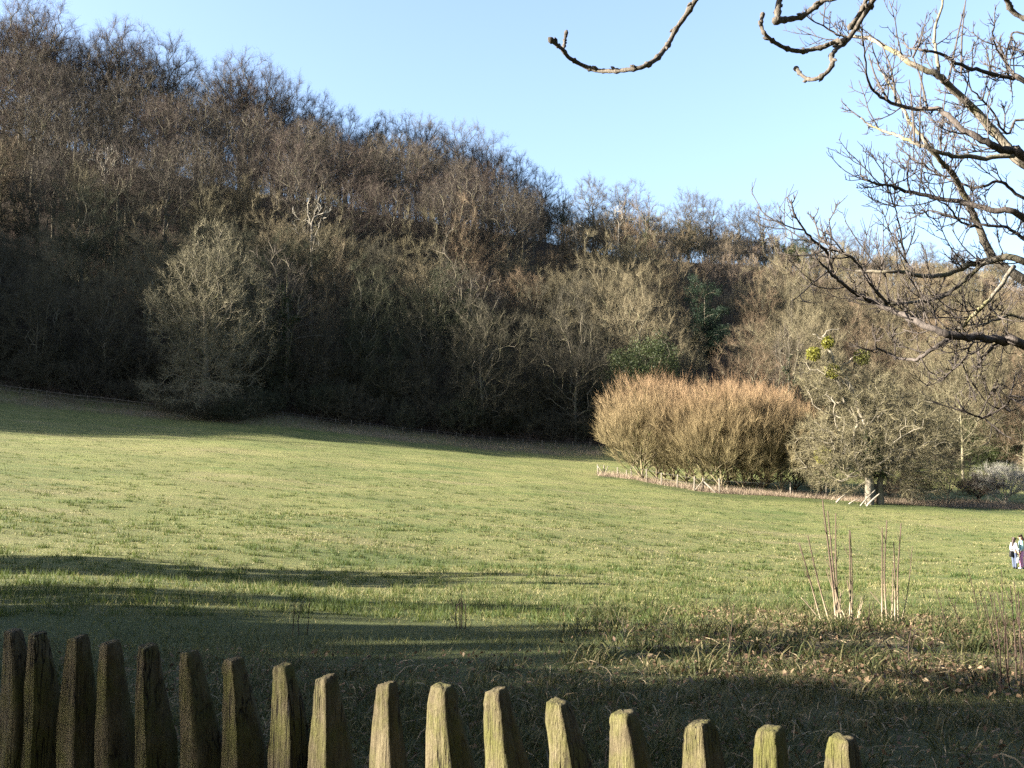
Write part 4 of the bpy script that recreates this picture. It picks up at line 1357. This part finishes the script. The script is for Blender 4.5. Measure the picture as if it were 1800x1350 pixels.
near = empty('overhanging_tree', gp(3.5, 5.3))
tag(near, 'leafless tree with antler like spurs reaching in over the margin', 'tree')
no = np.array(near.location)
g = Geo()
tube(g, smooth_path([(0, 0, -.2), (.05, 0, 1.2), (.0, .05, 2.6), (.1, .1, 4.2), (.3, .2, 6.0)], 4), np.linspace(.17, .08, 17), 10, .08)
g.obj('trunk', M['near_bark'], near, True)
BR = [
    ([(1800, 287), (1767, 253), (1717, 197), (1667, 150), (1650, 133), (1600, 110), (1567, 87), (1527, 68), (1493, 65), (1477, 62), (1440, 42)], .030, .005, 5.3, 'near_bark'),
    ([(1650, 133), (1645, 93), (1643, 60), (1657, 0), (1665, -40)], .013, .006, 5.3, 'near_bark'),
    ([(1800, 143), (1780, 137), (1733, 127), (1690, 113), (1643, 93), (1617, 87), (1597, 85)], .016, .005, 5.0, 'near_twig'),
    ([(1800, 277), (1787, 265), (1760, 263), (1733, 250), (1693, 227), (1660, 198), (1640, 192), (1600, 190), (1560, 177), (1533, 157), (1523, 127), (1518, 80)], .024, .004, 4.6, 'near_twig'),
    ([(1783, 273), (1733, 277), (1683, 275), (1650, 267), (1610, 253), (1583, 240), (1553, 230), (1533, 222), (1513, 207)], .017, .006, 5.2, 'near_bark'),
    ([(1800, 383), (1750, 370), (1700, 358), (1650, 348), (1600, 338), (1567, 327), (1543, 323), (1517, 313)], .020, .005, 4.9, 'near_twig'),
    ([(1830, 510), (1800, 492), (1765, 468), (1744, 450), (1720, 400), (1703, 360), (1677, 310), (1657, 287), (1630, 255), (1600, 210), (1570, 160), (1545, 118)], .034, .005, 5.5, 'near_bark'),
    ([(1800, 608), (1765, 600), (1721, 593), (1676, 590), (1647, 581), (1611, 566), (1581, 551), (1549, 537), (1522, 525), (1493, 507), (1469, 489), (1448, 468)], .024, .007, 4.5, 'near_twig'),
    ([(1676, 590), (1635, 617), (1614, 631), (1584, 631), (1558, 620), (1541, 611)], .013, .005, 4.5, 'near_twig'),
    ([(1800, 460), (1744, 457), (1706, 466), (1670, 480), (1632, 486), (1587, 480), (1552, 476), (1504, 476)], .022, .007, 5.0, 'near_bark'),
    ([(1744, 457), (1715, 474), (1691, 498), (1661, 519), (1626, 529), (1587, 532), (1564, 534), (1528, 532)], .015, .006, 5.0, 'near_bark'),
    ([(1783, 468), (1750, 513), (1721, 545), (1691, 575), (1670, 588)], .012, .008, 4.6, 'near_bark'),
    ([(1469, 489), (1450, 440), (1427, 421), (1407, 394)], .010, .005, 4.4, 'near_twig'),
    ([(1604, 476), (1590, 451), (1581, 397), (1570, 359)], .008, .004, 4.9, 'near_twig'),
    ([(1560, 535), (1530, 500), (1500, 455), (1470, 440), (1440, 415)], .011, .005, 4.5, 'near_twig'),
    ([(1800, 700), (1765, 716), (1731, 734), (1716, 732)], .008, .004, 4.7, 'near_twig'),
    ([(1713, 597), (1695, 630), (1685, 642), (1674, 646)], .006, .004, 4.5, 'near_twig'),
    ([(1757, 602), (1735, 620), (1722, 635), (1718, 648)], .006, .004, 4.5, 'near_twig'),
    ([(1800, 210), (1770, 235), (1740, 190), (1710, 160), (1690, 130)], .010, .004, 5.6, 'near_twig'),
    ([(1800, 350), (1760, 320), (1720, 330), (1680, 320), (1640, 300), (1600, 275)], .012, .004, 5.5, 'near_twig'),
    ([(1800, 420), (1770, 400), (1730, 395), (1690, 385), (1640, 370), (1610, 380)], .012, .004, 5.4, 'near_twig'),
    ([(1800, 560), (1760, 560), (1720, 572), (1690, 570)], .010, .005, 5.2, 'near_bark'),
    ([(1790, 140), (1770, 115), (1750, 80), (1745, 55)], .009, .004, 5.1, 'near_twig'),
    ([(1800, 60), (1775, 75), (1768, 110), (1775, 135)], .007, .004, 5.2, 'near_twig'),
    ([(1720, 400), (1690, 390), (1665, 360), (1640, 350)], .010, .004, 5.5, 'near_twig'),
]
for pts, r0, r1, d, mt in BR:
    pts = [tuple(p) for p in pts]
    join = pts[0][0] >= 1795
    w = [P(px, py, d + .35 * math.sin(i * .7 + r0 * 900) * (i / len(pts))) for i, (px, py) in enumerate(pts)]
    if join:                                             # carry it on to the trunk outside the frame
        a = w[0]; tz = min(max(a[2] - no[2] - .9, .8), 5.0)
        tp = no + [.05, .05, tz]
        w = [tp, tp * .55 + a * .45 + [0, 0, .22]] + w
    pth = smooth_path(w, 5)
    pth[1:-1] += rt.normal(size=(len(pth) - 2, 3)) * .003
    g = Geo()
    tube(g, pth - no, np.linspace(r0 * (1.0 if join else .82), r1 * .75, len(pth)), 8, .08)
    o = g.obj('branch', M[mt], near, True)
    gt_ = Geo()
    vis = pth[(5 if join else 0):]
    seglen = np.sum(np.linalg.norm(np.diff(vis, axis=0), axis=1))
    for k in range(int(4 + seglen * 11)):
        t = rt.uniform(.06, 1.0) ** .8
        i = min(len(vis) - 2, int(t * (len(vis) - 1)))
        ax = nrm(vis[i + 1] - vis[i])
        sd = nrm(np.cross(ax, rt.normal(size=3)))
        L = rt.choice([.04, .08, .14, .22, .30], p=[.22, .25, .25, .18, .10])
        shoot(gt_, vis[i] - no, ax * .55 + sd * .8 + [0, 0, .12], L, .0029 if L < .1 else .0038, 0 if L < .05 else (1 if L < .12 else 2))
    shoot(gt_, vis[-1] - no, nrm(vis[-1] - vis[-2]), .12, .0045, 2)
    gt_.obj('spurs', M['near_twig'], o, True)['kind'] = 'stuff'
# long straight water shoots
for a, b, d in (((1690, 133), (1697, 5), 5.1), ((1668, 140), (1698, 0), 5.2), ((1617, 260), (1622, 120), 5.0), ((1653, 262), (1662, 160), 5.3), ((1575, 180), (1551, 80), 4.7), ((1560, 175), (1527, 95), 4.7), ((1608, 250), (1598, 140), 5.0),
                ((1630, 190), (1605, 100), 4.6), ((1605, 100), (1622, 60), 4.6), ((1601, 343), (1598, 275), 4.9)):
    g = Geo()
    A_, B_ = P(*a, d), P(*b, d + .1)
    pp = smooth_path([A_, (A_ + B_) / 2 + rt.normal(size=3) * .012, B_], 4)
    tube(g, pp - no, np.linspace(.006, .003, len(pp)), 5, .08)
    for i in range(2, len(pp) - 1, 2):
        shoot(g, pp[i] - no, nrm(B_ - A_) + rt.normal(size=3) * .6, .04, .003, 0)
    g.obj('water_shoot', M['near_twig'], near, True)

# ------------------------------------------------------------------ ash twigs hanging into the top of the view
ash = empty('ash_tree', gp(3.2, -.6))
tag(ash, 'ash with drooping grey twigs that curl up at knobbly ends', 'tree')
ao = np.array(ash.location)
g = Geo(); tube(g, smooth_path([(0, 0, -.2), (0, 0, 1.5), (-.1, .1, 3.2), (-.2, .2, 5.5)], 4), np.linspace(.24, .14, 13), 10, .06)
g.obj('trunk', M['near_bark'], ash, True)
bough = smooth_path([np.array([3.05, -.45, 3.0]), np.array([2.6, .6, 3.7]), np.array([1.9, 1.6, 3.6]), np.array([1.2, 2.1, 3.35]), np.array([.55, 2.3, 3.2])], 6)
g = Geo(); tube(g, bough - ao, np.linspace(.08, .02, len(bough)), 8, .06)
g.obj('bough', M['near_bark'], ash, True)


def z4(L): return [(940 + u / 2.903, v / 2.903) for u, v in L]


TW = [
    (z4([(870, -70), (820, 0), (770, 80), (720, 150), (690, 210), (660, 255), (620, 300), (580, 325), (540, 345), (480, 355), (420, 362), (370, 362), (320, 360), (270, 345), (210, 315), (170, 290), (145, 255), (120, 235), (92, 212)]), .0062, .0040, 2.2, True),
    (z4([(145, 255), (150, 230), (153, 210), (158, 182)]), .0034, .0030, 2.2, False),
    (z4([(1560, -70), (1475, 0), (1410, 50), (1360, 85), (1300, 98), (1240, 104)]), .0065, .0062, 2.2, True),
    (z4([(1237, 108), (1241, 50), (1246, 5), (1250, -40)]), .0066, .0070, 2.2, True),
    (z4([(1780, -90), (1725, 0), (1690, 60), (1640, 140), (1600, 200), (1540, 250), (1512, 290), (1520, 325), (1490, 370), (1440, 400), (1400, 405), (1360, 382), (1338, 355)]), .0066, .0040, 2.25, True),
    (z4([(1595, 203), (1530, 215), (1470, 240), (1400, 255), (1350, 262), (1290, 250), (1230, 220), (1190, 190), (1165, 160), (1155, 120), (1160, 82)]), .0060, .0036, 2.25, False),
    (z4([(1720, -70), (1690, 0), (1665, 60), (1618, 128)]), .0060, .0044, 2.2, True),
    ([(1760, -30), (1770, 0), (1780, 20), (1800, 32), (1830, 38)], .0060, .0050, 2.2, True),
]
for pts, r0, r1, d, top in TW:
    w = [P(px, py, d + .04 * math.sin(i * .6)) for i, (px, py) in enumerate(pts)]
    if top:
        e_ = w[0] if pts[0][1] < 0 else w[-1]
        j = bough[int(np.argmin(np.linalg.norm(bough - e_ - [0, 0, .2], axis=1)))]
        ext = [j, j * .5 + e_ * .5 + np.array([.04, 0, -.05])]
        w = ext + w if pts[0][1] < 0 else w + ext[::-1]
    pth = smooth_path(w, 5)
    n = len(pth)
    rad = np.linspace(r0, r1, n)
    rad *= 1 + .10 * rt.uniform(-1, 1, n)
    for k in range(4, n - 2, 7):
        rad[k] *= 1.5                                  # leaf scars and nodes
    if pts[-1][1] > -1: rad[-1] *= 1.45; rad[-2] *= 1.25
    g = Geo(); tube(g, pth - ao, rad, 8, .10)
    if pts[-1][1] > -1 and top is not None:
        tube(g, np.array([pth[-1], pth[-1] + nrm(pth[-1] - pth[-2]) * .008, pth[-1] + nrm(pth[-1] - pth[-2]) * .014]) - ao, [r1 * 1.5, r1 * 1.7, r1 * .5], 7, .2)
    for k in range(7, n - 3, 9):
        ax = nrm(pth[k + 1] - pth[k]); sd = nrm(np.cross(ax, rt.normal(size=3)))
        tube(g, np.array([pth[k], pth[k] + sd * r0 * 1.2 + ax * r0, pth[k] + sd * r0 * 1.5 + ax * r0 * 2]) - ao, [r0 * .8, r0 * .6, r0 * .2], 5)
    g.obj('twig', M['ash_shoot'], ash, True)
# ------------------------------------------------------------------ the two walkers
def skin(name, chain, m, parent, lev=2):
    """chain: list of (point, radius, parent index); one continuous skinned surface"""
    me = bpy.data.meshes.new(name)
    me.from_pydata([c[0] for c in chain], [(c[2], i) for i, c in enumerate(chain) if c[2] >= 0], [])
    o = bpy.data.objects.new(name, me); COL.objects.link(o)
    o.modifiers.new('skin', 'SKIN')
    if not me.skin_vertices: 
        bpy.context.view_layer.objects.active = o
    sv = me.skin_vertices[0].data if me.skin_vertices else None
    if sv:
        for i, c in enumerate(chain):
            r = c[1] if isinstance(c[1], tuple) else (c[1], c[1])
            sv[i].radius = r
            sv[i].use_root = (i == 0)
    ss = o.modifiers.new('sub', 'SUBSURF'); ss.levels = ss.render_levels = lev
    dg = bpy.context.evaluated_depsgraph_get()
    nm = bpy.data.meshes.new_from_object(o.evaluated_get(dg))
    bpy.data.objects.remove(o)
    nm.materials.clear(); nm.materials.append(m)
    for p in nm.polygons: p.use_smooth = True
    return link(bpy.data.objects.new(name, nm), parent)


M['skin'] = plain('skin', (.30, .18, .13), .6)
M['white_cloth'] = plain('white_cloth', (.30, .30, .31), .85)
M['aqua_cloth'] = plain('aqua_cloth', (.26, .40, .41), .85)
M['pink_cloth'] = plain('pink_cloth', (.46, .20, .32), .85)
M['jeans'] = plain('jeans', (.045, .055, .085), .85)
M['brown_hair'] = plain('brown_hair', (.022, .013, .010), .5)
M['black_leather'] = plain('black_leather', (.008, .008, .009), .5)
M['white_bag'] = plain('white_bag', (.30, .30, .31), .5)
M['white_shoe'] = plain('white_shoe', (.35, .35, .34), .6)


def person(px, d, h, face, label, top_m, leg_m, shoe_m, flare, hair_len, stride):
    q = P(px, 1001, d); q[2] = float(ground(q[0], q[1]))
    e = empty('person', q, face)
    tag(e, label, 'person')
    k = h / 1.65
    def S(x, y, z): return (x * k, y * k, z * k)
    # facing +y before rotation
    body = [(S(0, 0, .88), .125 * k, -1), (S(0, .0, 1.02), .105 * k, 0), (S(0, .01, 1.18), .125 * k, 1), (S(0, 0, 1.32), .105 * k, 2), (S(0, .0, 1.41), .05 * k, 3), (S(0, .02, 1.47), .062 * k, 4), (S(0, .03, 1.55), .088 * k, 5), (S(0, .02, 1.62), .055 * k, 6)]
    def leg(sx, fwd):
        i = len(body)
        body.extend([(S(sx * .09, 0, .82), .088 * k, 0), (S(sx * .095, fwd * .5 + .01, .47), .058 * k, i), (S(sx * .095, fwd, .10), .038 * k, i + 1), (S(sx * .10, fwd + .05, .045), .038 * k, i + 2), (S(sx * .105, fwd + .14, .03), .028 * k, i + 3)])
    leg(-1, stride); leg(1, -stride)
    def arm(sx, hx, hy, hz):
        i = len(body)
        body.extend([(S(sx * .145, 0, 1.345), .052 * k, 3), (S(sx * .19, hy * .3 - .03, 1.09), .040 * k, i), (S(sx * hx, hy, hz), .028 * k, i + 1), (S(sx * hx, hy + .02, hz - .07), .033 * k, i + 2)])
        j = i + 3
        for f_, (fx, fz) in enumerate(((-.024, -.075), (-.008, -.088), (.008, -.085), (.022, -.07))):
            body.extend([(S(sx * hx + fx * .9, hy + .025, hz - .07 - .02), .010 * k, j), (S(sx * hx + fx, hy + .045, hz - .06 + fz), .008 * k, len(body))])
        body.append((S(sx * (hx - .03), hy + .06, hz - .10), .010 * k, j))
    arm(-1, .20, .05, .86); arm(1, .20, .10, .88)
    b = skin('body', body, M['skin'], e)
    # nose and ears as part of the face
    g = Geo()
    tube(g, np.array([S(0, .105, 1.575), S(0, .13, 1.545), S(0, .108, 1.53)]), [.006, .013, .01], 6)
    for sx in (-1, 1): tube(g, np.array([S(sx * .082, .02, 1.565), S(sx * .092, .01, 1.545), S(sx * .084, .02, 1.52)]), [.008, .016, .008], 6)
    g.obj('face', M['skin'], b, True)
    ge_ = Geo()
    for sx in (-1, 1): tube(ge_, np.array([S(sx * .032, .112, 1.562), S(sx * .032, .118, 1.562)]), [.011, .009], 6)
    tube(ge_, np.array([S(-.022, .108, 1.505), S(0, .114, 1.503), S(.022, .108, 1.505)]), .006, 5)
    ge_.obj('eyes_and_mouth', M['brown_hair'], b)
    # clothes: shells a little larger than the body
    top = [(S(0, 0, .84), .130 * k, -1), (S(0, 0, .95), .120 * k, 0), (S(0, .01, 1.15), .125 * k, 1), (S(0, 0, 1.32), .112 * k, 2), (S(0, 0, 1.40), .072 * k, 3)]
    for sx, hy, hz in ((-1, .05, .86), (1, .10, .88)):
        i = len(top)
        top.extend([(S(sx * .145, 0, 1.345), .070 * k, 3), (S(sx * .19, hy * .3 - .03, 1.09), .060 * k, i), (S(sx * .20, hy, hz + .02), .045 * k, i + 1)])
    skin('jacket', top, top_m, e)
    tr = [(S(0, 0, .86), .140 * k, -1), (S(0, 0, .93), .13 * k, 0)]
    for sx, fwd in ((-1, stride), (1, -stride)):
        i = len(tr)
        tr.extend([(S(sx * .09, 0, .78), .104 * k, 0), (S(sx * .095, fwd * .5 + .01, .45), .076 * k * flare, i), (S(sx * .097, fwd + .005, .06), .064 * k * flare, i + 1)])
    skin('trousers', tr, leg_m, e)
    for sx, fwd in ((-1, stride), (1, -stride)):
        skin('shoe', [(S(sx * .10, fwd - .04, .05), .045 * k, -1), (S(sx * .10, fwd + .06, .045), .045 * k, 0), (S(sx * .105, fwd + .17, .035), .034 * k, 1)], shoe_m, e)
    skin('hair', [(S(0, -.01, 1.57), .098 * k, -1), (S(0, .025, 1.625), .07 * k, 0), (S(0, -.055, 1.47), .082 * k, 0), (S(0, -.09, 1.47 - hair_len * .5), .075 * k, 2), (S(0, -.10, 1.47 - hair_len), .045 * k, 3)], M['brown_hair'], e)
    return e, k, q


pa = ground_hit(1784, 1001)
DP = float(pa[1])
print('walkers at', pa)
HA = (1001 - 948) / F * DP
e1, k1, q1 = person(1784, DP, HA, math.radians(-62), 'walker with long brown hair in white jacket and blue grey jeans', M['white_cloth'], M['jeans'], M['black_leather'], 1.0, .28, .05)
HB = (1003 - 945) / F * DP
e2, k2, q2 = person(1797, DP + .1, HB, math.radians(70), 'dark haired walker in pale aqua top and pink trousers', M['aqua_cloth'], M['pink_cloth'], M['white_shoe'], 1.25, .10, .03)
# bags
g = Geo()
def bag(g, c, w, dp, h, strap):
    v = [];
    for z, s in ((0, .85), (.12, 1.0), (.7, .95), (1.0, .8)):
        for a in range(10):
            t = a / 10 * 2 * math.pi
            x_ = math.copysign(abs(math.cos(t)) ** .5, math.cos(t)); y_ = math.copysign(abs(math.sin(t)) ** .5, math.sin(t))
            v.append((c[0] + x_ * w / 2 * s, c[1] + y_ * dp / 2 * s, c[2] + z * h))
    n0 = len(v); v += [(c[0], c[1], c[2]), (c[0], c[1], c[2] + h)]
    t_ = []
    for i in range(3):
        for a in range(10):
            A_, B_ = i * 10 + a, i * 10 + (a + 1) % 10
            t_ += [(A_, B_, B_ + 10), (A_, B_ + 10, A_ + 10)]
    for a in range(10): t_ += [((a + 1) % 10, a, n0), (30 + a, 30 + (a + 1) % 10, n0 + 1)]
    g.add(v, t_)
    tube(g, smooth_path([(c[0] - w * .3, c[1], c[2] + h * .95), (c[0], c[1], c[2] + h + strap), (c[0] + w * .3, c[1], c[2] + h * .95)], 5), .012, 5)
c = P(1778.5, 979, DP - .05)
bag(g, c, .20, .12, .26, .12)
tag(g.obj('handbag', M['black_leather'], None, True), 'small black handbag at the hip of the white jacketed walker', 'handbag')
g = Geo()
c = P(1789.5, 990, DP - .12)
bag(g, c, .14, .09, .24, .10)
tag(g.obj('carrier_bag', M['white_bag'], None, True), 'white carrier bag hanging between the two walkers', 'bag')
